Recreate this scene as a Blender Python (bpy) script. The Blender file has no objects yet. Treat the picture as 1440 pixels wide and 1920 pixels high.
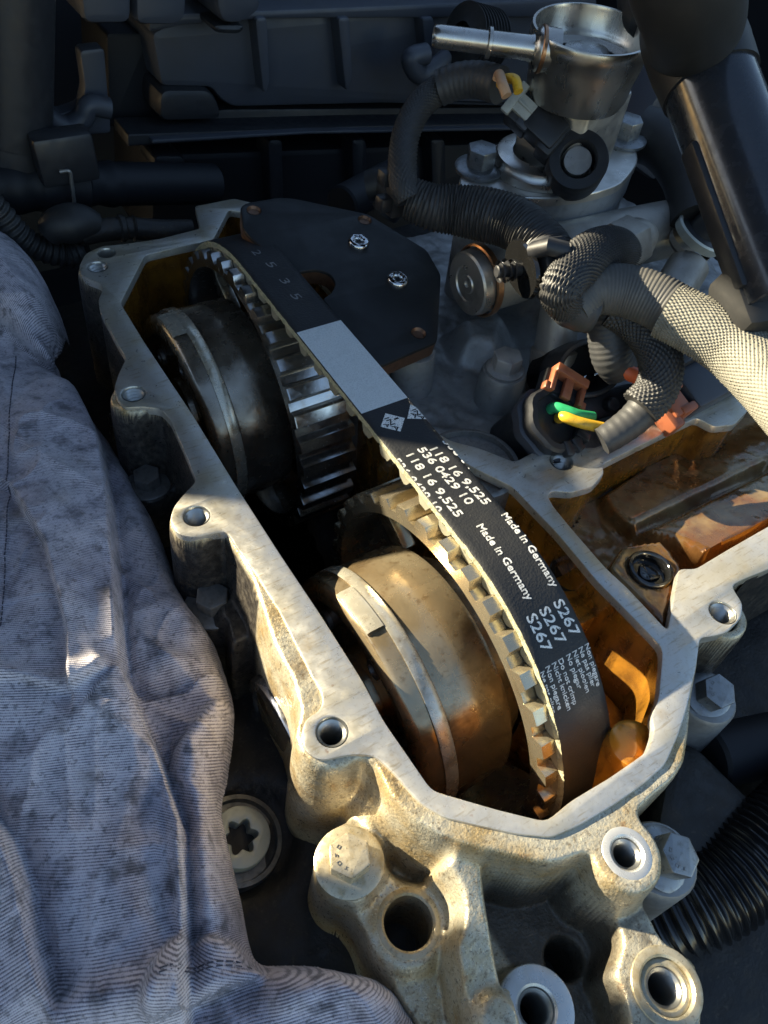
import bpy, bmesh, math, random
import numpy as np
from mathutils import Vector, Matrix, noise as mnoise
from mathutils.geometry import tessellate_polygon
random.seed(7); rng = np.random.default_rng(7)
sc = bpy.context.scene
col = sc.collection
S = 0.001                                     # all coordinates below are millimetres
PI = math.pi

# ------------------------------------------------------------------ camera
CR = np.array([[0.8467894664902721, -0.5242220060713345, 0.09021578460372591],
               [-0.35312651216717333, -0.6808440974106962, -0.6416798122316623],
               [0.3978055628642809, 0.5115101204976887, -0.7616482986147034]])
CC = np.array([-50.2902289655549, -76.21472058807782, 158.7366159388154])
CF = 1367.7044589136842
cd = bpy.data.cameras.new('camera'); cam = bpy.data.objects.new('camera', cd); col.objects.link(cam)
m = Matrix.Identity(4)
for i in range(3):
    m[i][0] = CR[0][i]; m[i][1] = -CR[1][i]; m[i][2] = -CR[2][i]; m[i][3] = CC[i] * S
cam.matrix_world = m
cd.sensor_fit = 'HORIZONTAL'; cd.sensor_width = 36; cd.lens = CF / 1440 * 36
cd.clip_start = 0.005; cd.clip_end = 50
cd.dof.use_dof = True; cd.dof.focus_distance = 0.235; cd.dof.aperture_fstop = 90
sc.camera = cam

# ------------------------------------------------------------------ sky, sun, exposure
SUN = Vector((-1.7, 2.1, 1.0)).normalized()   # towards the sun
elev = math.asin(SUN.z); az = math.atan2(SUN.x, SUN.y)
w = bpy.data.worlds.new('World'); sc.world = w; w.use_nodes = True
nt = w.node_tree; bg = nt.nodes['Background']
sky = nt.nodes.new('ShaderNodeTexSky'); sky.sky_type = 'NISHITA'; sky.sun_disc = False
sky.sun_elevation = elev; sky.sun_rotation = az; sky.air_density = 1.0; sky.dust_density = 0.6
nt.links.new(sky.outputs[0], bg.inputs[0]); bg.inputs[1].default_value = 0.066
ld = bpy.data.lights.new('sun', 'SUN'); ld.energy = 5.0; ld.angle = math.radians(0.5); ld.color = (1.0, 0.88, 0.64)
lo = bpy.data.objects.new('sun', ld); col.objects.link(lo)
lo.rotation_euler = SUN.to_track_quat('Z', 'Y').to_euler()
lo.location = (SUN * 3)
sc.view_settings.view_transform = 'Standard'; sc.view_settings.look = 'None'
sc.view_settings.exposure = 2.05; sc.view_settings.gamma = 1

# ------------------------------------------------------------------ helpers
def at(px, py, **k):
    """point where the photograph's pixel meets the plane x=, y= or z= (mm)"""
    q = np.array([(px - 720) / CF, (py - 960) / CF, 1.0]) @ CR
    ax, v = next(iter(k.items())); i = 'xyz'.index(ax)
    return CC + q * ((v - CC[i]) / q[i])
def at_d(px, py, depth):
    q = np.array([(px - 720) / CF, (py - 960) / CF, 1.0]) @ CR
    return CC + q * depth
def P2(pts, z=0.0):
    return [tuple(at(a, b, z=z)[:2]) for a, b in pts]
def V(*a): return Vector(a)

class MB:
    def __init__(s): s.v = []; s.f = []; s.uv = None
    def add(s, vs, fs):
        n = len(s.v); s.v += [tuple(map(float, p)) for p in vs]; s.f += [tuple(i + n for i in f) for f in fs]; return n
    def box(s, c, d, M=None, bev=0.0):
        x, y, z = [k / 2 for k in d]
        b = min(bev, x * .9, y * .9, z * .9)
        if b <= 0:
            vs = [(i * x, j * y, k * z) for i in (-1, 1) for j in (-1, 1) for k in (-1, 1)]
            fs = [(0, 1, 3, 2), (4, 6, 7, 5), (0, 4, 5, 1), (2, 3, 7, 6), (0, 2, 6, 4), (1, 5, 7, 3)]
        else:
            bm = bmesh.new(); bmesh.ops.create_cube(bm, size=1)
            for v in bm.verts: v.co = Vector((v.co.x * 2 * x, v.co.y * 2 * y, v.co.z * 2 * z))
            bmesh.ops.bevel(bm, geom=bm.edges[:], offset=b, segments=2, affect='EDGES', profile=.5)
            bm.verts.index_update(); vs = [tuple(v.co) for v in bm.verts]; fs = [tuple(v.index for v in f.verts) for f in bm.faces]; bm.free()
        c = Vector(c)
        s.add([(M @ Vector(p) if M else Vector(p)) + c for p in vs], fs)
    def lathe(s, prof, o=(0, 0, 0), ax=(0, 0, 1), n=32, a0=0, a1=2 * PI, wob=None):
        """prof: (along, radius)"""
        ax = Vector(ax).normalized(); o = Vector(o)
        e = ax.orthogonal().normalized() if abs(ax.x) < .9 else Vector((0, 1, 0))
        e = (e - ax * e.dot(ax)).normalized(); g = ax.cross(e)
        full = abs(a1 - a0 - 2 * PI) < 1e-6; k = n if full else n + 1
        vs = []
        for (t, r) in prof:
            for i in range(k):
                a = a0 + (a1 - a0) * i / n
                rr = r if wob is None else r + wob(t, a)
                vs.append(o + ax * t + (e * math.cos(a) + g * math.sin(a)) * rr)
        fs = []
        for j in range(len(prof) - 1):
            for i in range(n):
                i2 = (i + 1) % k if full else i + 1
                fs.append((j * k + i, j * k + i2, (j + 1) * k + i2, (j + 1) * k + i))
        s.add(vs, fs)
    def cyl(s, p0, p1, r0, r1=None, n=24, bev=0.0):
        p0 = Vector(p0); p1 = Vector(p1); r1 = r0 if r1 is None else r1
        L = (p1 - p0).length
        b = bev
        pr = [(0, 0), (0, r0 - b), (b, r0), (L - b, r1), (L, r1 - b), (L, 0)] if b > 0 else [(0, 0), (0, r0), (0, r0), (L, r1), (L, r1), (L, 0)]
        s.lathe(pr, p0, p1 - p0, n)
    def prism(s, outer, z0, z1, holes=(), bev=0.0, M=None, bottom=True, segs=2):
        """outline (ccw or cw) extruded from z0 up to z1 with a rounded top edge"""
        def area(p): return sum(p[i - 1][0] * p[i][1] - p[i][0] * p[i - 1][1] for i in range(len(p)))
        o = list(outer); o = o if area(o) > 0 else o[::-1]
        hs = [list(h) if area(h) < 0 else list(h)[::-1] for h in holes]
        loops = [o] + hs
        def inset(p, d):
            n = len(p); out = []
            for i in range(n):
                a = Vector(p[i - 1]); b = Vector(p[i]); c = Vector(p[(i + 1) % n])
                e1 = (b - a); e2 = (c - b)
                if e1.length < 1e-6 or e2.length < 1e-6: out.append(tuple(b)); continue
                n1 = Vector((-e1.y, e1.x)).normalized(); n2 = Vector((-e2.y, e2.x)).normalized()
                k = n1 + n2
                if k.length < .2: out.append(tuple(b + n1 * d)); continue
                k = k / max(k.length_squared / 2, .35)
                out.append(tuple(b + k * d))
            return out
        T = (lambda p: M @ Vector(p)) if M is not None else (lambda p: p)
        tops = []
        for lp in loops:
            n = len(lp)
            rings = [(lp, z0)]
            if bev > 0:
                for q in range(segs + 1):
                    a = q / segs * PI / 2
                    rings.append((inset(lp, bev * (1 - math.cos(a))), z1 - bev + bev * math.sin(a)))
            else: rings.append((lp, z1))
            base = len(s.v)
            for (r, z) in rings: s.add([T((x, y, z)) for x, y in r], [])
            for j in range(len(rings) - 1):
                for i in range(n):
                    i2 = (i + 1) % n
                    s.f.append((base + j * n + i, base + j * n + i2, base + (j + 1) * n + i2, base + (j + 1) * n + i))
            tops.append((rings[-1][0], base + (len(rings) - 1) * n, base))
        for which in ((1,) if not bottom else (1, 2)):
            flat = [[Vector((x, y, 0)) for x, y in (t[0] if which == 1 else loops[i])] for i, t in enumerate(tops)]
            idx = [t[which] + i for t in tops for i in range(len(t[0]))]
            for tri in tessellate_polygon(flat):
                a, b, c = [idx[i] for i in tri]
                allp = sum(flat, []); pa, pb, pc = allp[tri[0]], allp[tri[1]], allp[tri[2]]
                cr = (pb - pa).cross(pc - pa).z
                if abs(cr) < 1e-9: continue
                up = cr > 0
                s.f.append((a, b, c) if up == (which == 1) else (a, c, b))
    def tube(s, path, r, n=16, caps=True, prof=None, uvs=False):
        """r: number or function of (t 0..1, length mm); prof(l, a) adds to the radius"""
        P = [Vector(p) for p in path]
        Ls = [0]
        for i in range(1, len(P)): Ls.append(Ls[-1] + (P[i] - P[i - 1]).length)
        T = [(P[min(i + 1, len(P) - 1)] - P[max(i - 1, 0)]).normalized() for i in range(len(P))]
        e = T[0].orthogonal().normalized(); base = len(s.v)
        vs = []
        for i, p in enumerate(P):
            e = (e - T[i] * e.dot(T[i])).normalized(); g = T[i].cross(e)
            rr = r(Ls[i] / Ls[-1]) if callable(r) else r
            for k in range(n):
                a = 2 * PI * k / n
                q = rr + (prof(Ls[i], a) if prof else 0)
                vs.append(p + (e * math.cos(a) + g * math.sin(a)) * q)
        fs = [(i * n + k, i * n + (k + 1) % n, (i + 1) * n + (k + 1) % n, (i + 1) * n + k) for i in range(len(P) - 1) for k in range(n)]
        if caps: fs += [tuple(range(n))[::-1], tuple((len(P) - 1) * n + k for k in range(n))]
        s.add(vs, fs)

def obj(name, mb, mat, parent=None, smooth=True, sharp=40, loc=None, label=None, kind=None, local=False):
    """ONE mesh object; coordinates are world mm unless local (then in the parent's own frame)"""
    o0 = Vector((0, 0, 0))
    if parent is not None and not local:
        q = parent
        while q is not None: o0 += Vector(q.location) / S; q = q.parent
    if loc is not None: o0 = o0 if parent is not None and not local else Vector((0, 0, 0)); 
    me = bpy.data.meshes.new(name)
    me.from_pydata([((x - o0.x) * S, (y - o0.y) * S, (z - o0.z) * S) for x, y, z in mb.v], [], mb.f)
    me.validate()
    bm = bmesh.new(); bm.from_mesh(me); bmesh.ops.recalc_face_normals(bm, faces=bm.faces) if len(bm.faces) < 60000 else None
    bm.to_mesh(me); bm.free()
    if smooth:
        me.shade_smooth(); me.set_sharp_from_angle(angle=math.radians(sharp))
    me.materials.append(mat)
    o = bpy.data.objects.new(name, me); col.objects.link(o)
    if parent is not None: o.parent = parent
    if label: o['label'] = label
    if kind: o['kind'] = kind
    return o
def thing(name, label, cat, loc=(0, 0, 0), group=None, M=None):
    o = bpy.data.objects.new(name, None); col.objects.link(o); o.empty_display_size = .005
    if M is not None: o.matrix_world = M
    else: o.location = Vector(loc) * S
    o['label'] = label; o['category'] = cat
    if group: o['group'] = group
    return o
def tag(o, label, cat, group=None):
    o['label'] = label; o['category'] = cat
    if group: o['group'] = group
    return o
def rebase(o, c):
    """move a top-level mesh's origin to its own place c (mm)"""
    c = Vector(c) * S
    o.data.transform(Matrix.Translation(-c)); o.location = c; return o
def frame(o, z, x=None):
    """matrix (m) whose z axis is z, at o (mm)"""
    z = Vector(z).normalized(); x = Vector(x) if x is not None else z.orthogonal()
    x = (x - z * x.dot(z)).normalized(); y = z.cross(x)
    M = Matrix((x, y, z)).transposed().to_4x4(); M.translation = Vector(o) * S; return M
def frame_mm(o, z, x=None):
    M = frame(o, z, x); M.translation = Vector(o); return M
def copy_tree(o, parent=None):
    c = o.copy(); col.objects.link(c); c.parent = parent
    for ch in o.children: copy_tree(ch, c)
    return c
def rnd(pts, r=1.5, n=4):
    """round the corners of an outline"""
    out = []; N = len(pts)
    for i in range(N):
        a = Vector(pts[i - 1]); b = Vector(pts[i]); c = Vector(pts[(i + 1) % N])
        d1 = min(r, (a - b).length * .45); d2 = min(r, (c - b).length * .45)
        p = b + (a - b).normalized() * d1; q = b + (c - b).normalized() * d2
        for k in range(n + 1):
            t = k / n; out.append(tuple(p * (1 - t) ** 2 + b * 2 * t * (1 - t) + q * t * t))
    return out
def circ(x, y, r, n=28): return [(x + r * math.cos(2 * PI * i / n), y + r * math.sin(2 * PI * i / n)) for i in range(n)]
def spline(pts, step=1.0):
    P = [Vector(p) for p in pts]; out = []
    P = [P[0] * 2 - P[1]] + P + [P[-1] * 2 - P[-2]]
    for i in range(1, len(P) - 2):
        n = max(2, int((P[i + 1] - P[i]).length / step))
        for k in range(n):
            t = k / n; a, b, c, d = P[i - 1:i + 3]
            out.append(.5 * ((2 * b) + (c - a) * t + (2 * a - 5 * b + 4 * c - d) * t * t + (3 * b - a - 3 * c + d) * t ** 3))
    out.append(P[-2]); return out

# --- relief (casting) from layered outlines: every layer is an outline with a height and a draft width
def sd_poly(X, Y, poly):
    p = np.array(poly, float); d = np.full(X.shape, 1e9); ins = np.zeros(X.shape, bool)
    for i in range(len(p)):
        a = p[i - 1]; b = p[i]; e = b - a; L = e @ e + 1e-12
        wx = X - a[0]; wy = Y - a[1]; t = np.clip((wx * e[0] + wy * e[1]) / L, 0, 1)
        d = np.minimum(d, (wx - e[0] * t) ** 2 + (wy - e[1] * t) ** 2)
        c = ((a[1] > Y) != (b[1] > Y))
        with np.errstate(all='ignore'):
            xi = (b[0] - a[0]) * (Y - a[1]) / (b[1] - a[1] + 1e-15) + a[0]
        ins ^= c & (X < xi)
    return np.where(ins, 1, -1) * np.sqrt(d)
def sd_line(X, Y, pts):
    """distance to a polyline and signed side (+ left of travel) and parameter 0..1"""
    p = np.array(pts, float); best = np.full(X.shape, 1e18); side = np.zeros(X.shape); par = np.zeros(X.shape)
    for i in range(len(p) - 1):
        a, b = p[i], p[i + 1]; e = b - a; L = e @ e + 1e-12
        wx = X - a[0]; wy = Y - a[1]; t = np.clip((wx * e[0] + wy * e[1]) / L, 0, 1)
        d = (wx - e[0] * t) ** 2 + (wy - e[1] * t) ** 2
        u = d < best
        best = np.where(u, d, best); side = np.where(u, np.sign(e[0] * wy - e[1] * wx), side); par = np.where(u, (i + t) / (len(p) - 1), par)
    return np.sqrt(best), side, par
def sstep(x): x = np.clip(x, 0, 1); return x * x * (3 - 2 * x)
def vnoise(X, Y, s, seed=0):
    """smooth value noise on a grid"""
    x = X / s + seed * 17.3; y = Y / s + seed * 9.1
    xi = np.floor(x).astype(int); yi = np.floor(y).astype(int); fx = sstep(x - xi); fy = sstep(y - yi)
    def h(i, j): 
        n = (i * 374761393 + j * 668265263 + seed * 144269) & 0x7fffffff
        n = ((n ^ (n >> 13)) * 1274126177) & 0x7fffffff
        return ((n ^ (n >> 16)) & 0xffff) / 65535.0 - .5
    return (h(xi, yi) * (1 - fx) + h(xi + 1, yi) * fx) * (1 - fy) + (h(xi, yi + 1) * (1 - fx) + h(xi + 1, yi + 1) * fx) * fy
def relief(bounds, res, layers, h0, rough=0.12, keep=None, cut_below=None, smooth=0):
    x0, x1, y0, y1 = bounds
    nx = int((x1 - x0) / res) + 1; ny = int((y1 - y0) / res) + 1
    X, Y = np.meshgrid(np.linspace(x0, x1, nx), np.linspace(y0, y1, ny)); H = np.full(X.shape, float(h0))
    for L in layers:
        poly, hh, bl, mode = (list(L) + ['set'])[:4]
        pa = np.array(poly); pad = bl + .5
        mx = (X[0] > pa[:, 0].min() - pad) & (X[0] < pa[:, 0].max() + pad); my = (Y[:, 0] > pa[:, 1].min() - pad) & (Y[:, 0] < pa[:, 1].max() + pad)
        if not mx.any() or not my.any(): continue
        sl = np.ix_(my, mx); x = X[sl]; y = Y[sl]; h = H[sl]
        wgt = sstep(.5 + sd_poly(x, y, poly) / bl)
        t = hh(x, y) if callable(hh) else hh
        d = t - h
        if mode == 'max': d = np.maximum(d, 0)
        if mode == 'min': d = np.minimum(d, 0)
        H[sl] = h + d * wgt
    H = H + rough * (vnoise(X, Y, 3, 1) + .6 * vnoise(X, Y, 1.3, 2) + 1.2 * vnoise(X, Y, 9, 3))
    ok = np.ones(X.shape, bool)
    if keep is not None: ok = keep(X, Y, H)
    if cut_below is not None: ok &= H > cut_below
    G = np.stack([X, Y, H], -1)
    for _ in range(smooth):
        G[1:-1, 1:-1] += .5 * ((G[:-2, 1:-1] + G[2:, 1:-1] + G[1:-1, :-2] + G[1:-1, 2:]) / 4 - G[1:-1, 1:-1])
    vs = G.reshape(-1, 3)
    i = np.arange(nx * ny).reshape(ny, nx)
    q = np.stack([i[:-1, :-1], i[:-1, 1:], i[1:, 1:], i[1:, :-1]], -1).reshape(-1, 4)
    fo = (ok[:-1, :-1] | ok[:-1, 1:] | ok[1:, 1:] | ok[1:, :-1]).reshape(-1) if cut_below is not None and keep is None else (ok[:-1, :-1] & ok[:-1, 1:] & ok[1:, 1:] & ok[1:, :-1]).reshape(-1)
    q = q[fo]; used = np.unique(q); rm = np.full(nx * ny, -1); rm[used] = np.arange(len(used))
    mb = MB(); mb.v = [tuple(p) for p in vs[used].tolist()]; mb.f = [tuple(f) for f in rm[q].tolist()]
    return mb

# ------------------------------------------------------------------ materials (procedural)
def mat(name, base, rough=.5, metal=0., var=(), rvar=None, bump=(), coat=0., spec=.5, aniso=0., wave=None, sheen=0., trans=0., coord='Object', extra=None):
    """var: list of (scale/mm, detail, lo, hi, colour, amount[, stretch]); bump: list of (scale/mm, strength, distance mm[, stretch])"""
    mt = bpy.data.materials.new(name); mt.use_nodes = True; nt = mt.node_tree; N = nt.nodes; Lk = nt.links
    b = N['Principled BSDF']; b.inputs['Base Color'].default_value = (*base, 1); b.inputs['Roughness'].default_value = rough
    b.inputs['Metallic'].default_value = metal; b.inputs['Specular IOR Level'].default_value = spec
    b.inputs['Coat Weight'].default_value = coat; b.inputs['Coat Roughness'].default_value = .08
    if sheen: b.inputs['Sheen Weight'].default_value = sheen
    if trans: b.inputs['Transmission Weight'].default_value = trans
    tc = N.new('ShaderNodeTexCoord')
    vm = N.new('ShaderNodeVectorMath'); vm.operation = 'SCALE'; vm.inputs['Scale'].default_value = 1000.0
    Lk.new(tc.outputs['Object'], vm.inputs[0]); mm = vm.outputs[0]
    def noise(scale, detail=4, stretch=None, rough_=.6):
        n = N.new('ShaderNodeTexNoise'); n.inputs['Scale'].default_value = scale; n.inputs['Detail'].default_value = detail; n.inputs['Roughness'].default_value = rough_
        if stretch:
            mp = N.new('ShaderNodeMapping'); mp.inputs['Scale'].default_value = stretch; Lk.new(mm, mp.inputs[0]); Lk.new(mp.outputs[0], n.inputs['Vector'])
        else: Lk.new(mm, n.inputs['Vector'])
        return n.outputs['Fac']
    def ramp(x, lo, hi):
        r = N.new('ShaderNodeMapRange'); r.inputs['From Min'].default_value = lo; r.inputs['From Max'].default_value = hi; Lk.new(x, r.inputs['Value']); return r.outputs[0]
    cur = None
    for vv in var:
        sc_, det, lo, hi, c, amt = vv[:6]; st = vv[6] if len(vv) > 6 else None
        f = ramp(noise(sc_, det, st), lo, hi)
        mu = N.new('ShaderNodeMath'); mu.operation = 'MULTIPLY'; Lk.new(f, mu.inputs[0]); mu.inputs[1].default_value = amt
        mx = N.new('ShaderNodeMix'); mx.data_type = 'RGBA'; Lk.new(mu.outputs[0], mx.inputs['Factor'])
        if cur is None: mx.inputs['A'].default_value = (*base, 1)
        else: Lk.new(cur, mx.inputs['A'])
        mx.inputs['B'].default_value = (*c, 1); cur = mx.outputs['Result']
    if cur is not None: Lk.new(cur, b.inputs['Base Color'])
    if rvar:
        sc_, lo, hi = rvar[:3]; st = rvar[3] if len(rvar) > 3 else None
        r = N.new('ShaderNodeMapRange'); r.inputs['From Min'].default_value = .3; r.inputs['From Max'].default_value = .7
        r.inputs['To Min'].default_value = lo; r.inputs['To Max'].default_value = hi; Lk.new(noise(sc_, 3, st), r.inputs['Value']); Lk.new(r.outputs[0], b.inputs['Roughness'])
    prev = None
    for bb in bump:
        sc_, stg, dist = bb[:3]; st = bb[3] if len(bb) > 3 else None
        bp = N.new('ShaderNodeBump'); bp.inputs['Strength'].default_value = stg; bp.inputs['Distance'].default_value = dist * S
        Lk.new(noise(sc_, 3, st), bp.inputs['Height'])
        if prev: Lk.new(prev, bp.inputs['Normal'])
        prev = bp.outputs[0]
    if extra: prev = extra(nt, mm, b, prev, cur) or prev
    if prev: Lk.new(prev, b.inputs['Normal'])
    return mt

OIL = (.42, .27, .08)
M_mach = mat('machined aluminium', (.59, .575, .53), .36, .66, var=[(.05, 3, .45, .7, (.50, .44, .30), .8), (.9, 3, .55, .75, (.42, .36, .24), .45), (.14, 5, .58, .72, (.42, .31, .16), .45), (1.3, 4, .60, .72, (.24, .18, .11), .5), (.5, 4, .57, .66, (.34, .27, .16), .55, (.3, 2.2, 1)), (.35, 5, .68, .76, (.26, .10, .035), .6)],
             rvar=(.3, .25, .5), bump=[(1.5, .5, .06, (.4, 5, 1)), (4, .25, .02)])
M_mach2 = mat('machined aluminium blue', (.58, .58, .56), .3, .6, var=[(.06, 3, .5, .7, (.44, .38, .26), .6)], rvar=(.4, .2, .42), bump=[(1.2, .25, .05, (6, 1, 1)), (4, .2, .02)])
M_face = mat('stained boss face', (.42, .38, .28), .4, .55, var=[(.2, 4, .45, .65, (.28, .22, .12), .8), (1.4, 4, .58, .70, (.12, .09, .05), .6)], rvar=(.6, .25, .5), bump=[(1.5, .35, .15), (4, .3, .04)])
M_cast = mat('cast aluminium oily', (.46, .40, .28), .36, .5, var=[(.12, 4, .42, .68, (.36, .25, .10), .8), (.5, 5, .58, .72, (.09, .06, .035), .75), (.22, 4, .66, .78, (.26, .10, .03), .55)],
             rvar=(.8, .22, .55), bump=[(1.1, .55, .35), (3.2, .35, .12)])
M_grime = mat('grimy casting', (.024, .022, .020), .5, .2, var=[(.15, 4, .5, .75, (.055, .045, .036), .7), (.6, 4, .6, .75, (.12, .105, .085), .4)], rvar=(.3, .3, .7), bump=[(.9, .5, .35), (3, .3, .1)])
M_head = mat('dull grey casting', (.36, .36, .35), .46, .5, var=[(.05, 4, .45, .7, (.10, .095, .088), .8), (.4, 4, .6, .75, (.20, .19, .17), .45)], rvar=(.2, .35, .65), bump=[(.8, .4, .25), (3, .3, .08)])
M_inner = mat('oil soaked inner wall', (.50, .22, .025), .22, .35, var=[(.05, 4, .38, .60, (.15, .065, .014), .85), (.22, 4, .52, .66, (.07, .028, .007), .7, (1, 1, .3)), (.5, 4, .62, .75, (.30, .17, .06), .5)], rvar=(.2, .12, .35), bump=[(.4, .25, .3), (2, .2, .06)], coat=.5)
M_amber = mat('amber oil film', (.62, .27, .030), .22, .3, var=[(.1, 4, .45, .7, (.42, .15, .015), .7), (.8, 4, .62, .72, (.20, .06, .01), .5)], rvar=(.3, .12, .35), bump=[(2, .3, .06)], coat=.6)
M_chamber = mat('varnished chamber floor', (.30, .20, .085), .2, .45, var=[(.030, 5, .44, .6, (.13, .055, .016), .9), (.16, 4, .52, .68, (.20, .075, .018), .8), (.9, 5, .62, .74, (.04, .02, .01), .6)], rvar=(.15, .1, .35), bump=[(.15, .35, .6), (2, .3, .07)], coat=.7)
M_black = mat('black void', (.006, .006, .006), .6)
M_sump = mat('black oil', (.008, .006, .004), .12, 0, bump=[(.06, .3, .6)], coat=.5)
M_thread = mat('bright thread', (.40, .40, .38), .32, .9, var=[(.6, 3, .5, .7, (.4, .34, .24), .5)])
M_steel = mat('phaser steel', (.50, .41, .265), .22, .75, var=[(.022, 3, .42, .62, (.30, .19, .08), .8), (.05, 5, .53, .64, (.13, .08, .035), .8), (.12, 5, .56, .66, (.10, .06, .025), .6, (.35, 1, 1)), (.5, 5, .58, .68, (.20, .12, .05), .6), (1.5, 4, .67, .74, (.05, .03, .02), .6)],
              rvar=(.1, .12, .36), bump=[(.15, .25, .4), (3, .2, .04)], coat=.25)
M_band = mat('steel band', (.56, .52, .42), .27, .6, var=[(.2, 4, .5, .66, (.30, .22, .12), .6), (1.6, 3, .64, .72, (.05, .04, .03), .7)], rvar=(.3, .15, .35), bump=[(2.5, .25, .04)])
M_ring = mat('sintered sprocket steel', (.55, .47, .33), .24, .85, var=[(.10, 4, .48, .70, (.34, .24, .12), .6), (.8, 4, .66, .76, (.13, .085, .05), .5)], rvar=(.4, .14, .32), bump=[(2.5, .3, .05)])
M_white = mat('white print', (.78, .78, .75), .6, 0, var=[(3.2, 3, .55, .63, (.04, .04, .04), .9)], bump=[(5, .3, .03)])
M_label = mat('pale label', (.62, .66, .66), .5, .1, var=[(2.6, 3, .48, .62, (.38, .41, .43), .5), (.3, 3, .5, .7, (.50, .54, .54), .5)], bump=[(4, .7, .08)])
M_scratch = mat('chalk scratch', (.20, .20, .20), .7)
M_fuzz = mat('frayed cord edge', (.40, .39, .26), .8, 0, var=[(1.2, 4, .45, .7, (.16, .15, .10), .8), (4, 3, .55, .7, (.62, .60, .42), .6)], bump=[(2.2, .9, .3)])
M_bteeth = mat('belt tooth rubber', (.20, .19, .14), .6, 0, var=[(1.5, 3, .5, .7, (.28, .26, .19), .5)], bump=[(3, .5, .1)])
M_plastic = mat('black plastic', (.020, .021, .024), .42, 0, var=[(.12, 4, .55, .75, (.045, .043, .042), .5)], rvar=(.3, .32, .55), bump=[(3, .15, .04)])
M_plastic2 = mat('satin dark plastic', (.052, .058, .072), .45, 0, var=[(.04, 4, .5, .75, (.05, .048, .047), .6)], rvar=(.1, .38, .55), bump=[(2, .12, .04)])
M_bay = mat('bay plastic', (.010, .011, .014), .55, 0, spec=.35, var=[(.02, 4, .5, .75, (.02, .02, .022), .6)], bump=[(1.5, .12, .05)])
M_rubber = mat('rubber', (.018, .018, .018), .55, 0, var=[(.2, 4, .5, .75, (.035, .033, .03), .6)], bump=[(2, .25, .06)])
M_gloss = mat('oiled rubber', (.008, .008, .008), .1, 0, bump=[(.35, .3, .3)], coat=.7)
M_plate = mat('black anodised plate', (.012, .013, .014), .5, .15, var=[(.4, 4, .6, .75, (.022, .022, .023), .5)], rvar=(.15, .42, .58), bump=[(5, .15, .02)])
M_copperedge = mat('bare brown edge', (.16, .085, .05), .4, .6, var=[(.5, 3, .5, .7, (.07, .04, .025), .6)])
M_chrome = mat('bright screw', (.60, .60, .60), .14, 1.0, bump=[(1, .15, .1)])
M_bolt = mat('zinc bolt', (.26, .27, .275), .36, .75, var=[(.3, 4, .5, .7, (.17, .16, .15), .7), (1.2, 4, .6, .74, (.08, .07, .06), .5)], rvar=(.5, .25, .5), bump=[(2, .3, .06)])
M_boltd = mat('black grimy bolt', (.22, .215, .205), .36, .6, var=[(.5, 4, .5, .7, (.11, .10, .085), .6)], rvar=(.5, .3, .55), bump=[(2, .3, .06)])
M_boltg = mat('oily gold bolt', (.55, .48, .34), .33, .6, var=[(.4, 4, .5, .68, (.36, .27, .13), .7), (1.8, 4, .6, .7, (.09, .07, .05), .8)], rvar=(.6, .22, .5), bump=[(2, .4, .08)])
M_washer = mat('pale washer', (.42, .44, .40), .42, .35, var=[(.2, 4, .5, .7, (.28, .28, .24), .5)], bump=[(2, .3, .05)])
M_pump = mat('stainless pump can', (.62, .59, .54), .27, .95, var=[(.04, 4, .45, .68, (.30, .25, .18), .6), (.25, 5, .62, .75, (.16, .12, .09), .5)], rvar=(.12, .18, .4, (1, 1, .3)), bump=[(.08, .15, .5), (2.5, .15, .03)])
M_pumpd = mat('pump inner bowl', (.34, .33, .31), .28, .9, var=[(.15, 4, .5, .7, (.13, .11, .09), .7), (.9, 4, .64, .74, (.03, .025, .02), .8)], rvar=(.2, .2, .5), bump=[(.3, .3, .5)])
M_flange = mat('brushed flange', (.52, .50, .46), .33, .85, var=[(.08, 4, .5, .7, (.20, .18, .15), .6)], rvar=(.2, .25, .45), bump=[(.8, .2, .06, (1, 5, 1))])
M_alu = mat('bright aluminium block', (.40, .43, .46), .36, .8, var=[(.3, 4, .5, .7, (.26, .28, .30), .6)], bump=[(.6, .3, .08, (1, 6, 1))])
M_copper = mat('copper washer', (.50, .27, .15), .32, .9, var=[(.4, 3, .5, .7, (.25, .16, .09), .6)])
M_rail = mat('grey rail tube', (.33, .31, .275), .42, .5, var=[(.06, 4, .45, .7, (.13, .12, .105), .6), (.6, 4, .62, .75, (.10, .09, .08), .5)], rvar=(.2, .32, .55), bump=[(.9, .3, .12)])
M_pipe = mat('black painted pipe', (.028, .032, .040), .22, .3, var=[(.12, 4, .6, .78, (.06, .055, .05), .5)], rvar=(.25, .16, .34), bump=[(.5, .12, .1)], coat=.3)
M_braid = mat('woven sleeve', (.030, .030, .030), .5, 0, var=[(.5, 3, .5, .7, (.055, .053, .05), .6)], bump=[(3, .3, .06)])
M_braidd = mat('dusty woven sleeve', (.22, .21, .17), .6, 0, var=[(.3, 3, .5, .7, (.14, .13, .10), .6), (2.5, 3, .58, .68, (.06, .055, .05), .6)], bump=[(3, .3, .06)])
M_tape = mat('cloth tape', (.040, .041, .043), .5, 0, var=[(.2, 4, .5, .7, (.07, .068, .065), .5)], bump=[(2.2, .5, .1), (6, .3, .03)])
M_taped = mat('dusty cloth tape', (.085, .083, .078), .55, 0, var=[(.15, 4, .5, .7, (.15, .14, .12), .6)], bump=[(2.2, .5, .1), (6, .3, .03)])
M_corr = mat('corrugated black hose', (.010, .010, .011), .2, 0, bump=[(1, .1, .05)])
M_brown = mat('brown latch plastic', (.32, .10, .045), .42, 0, var=[(.5, 4, .5, .7, (.20, .06, .03), .5)], bump=[(2, .15, .04)])
M_green = mat('green wire', (.03, .36, .14), .35, 0, var=[(1, 3, .55, .7, (.015, .16, .06), .5)])
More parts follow.
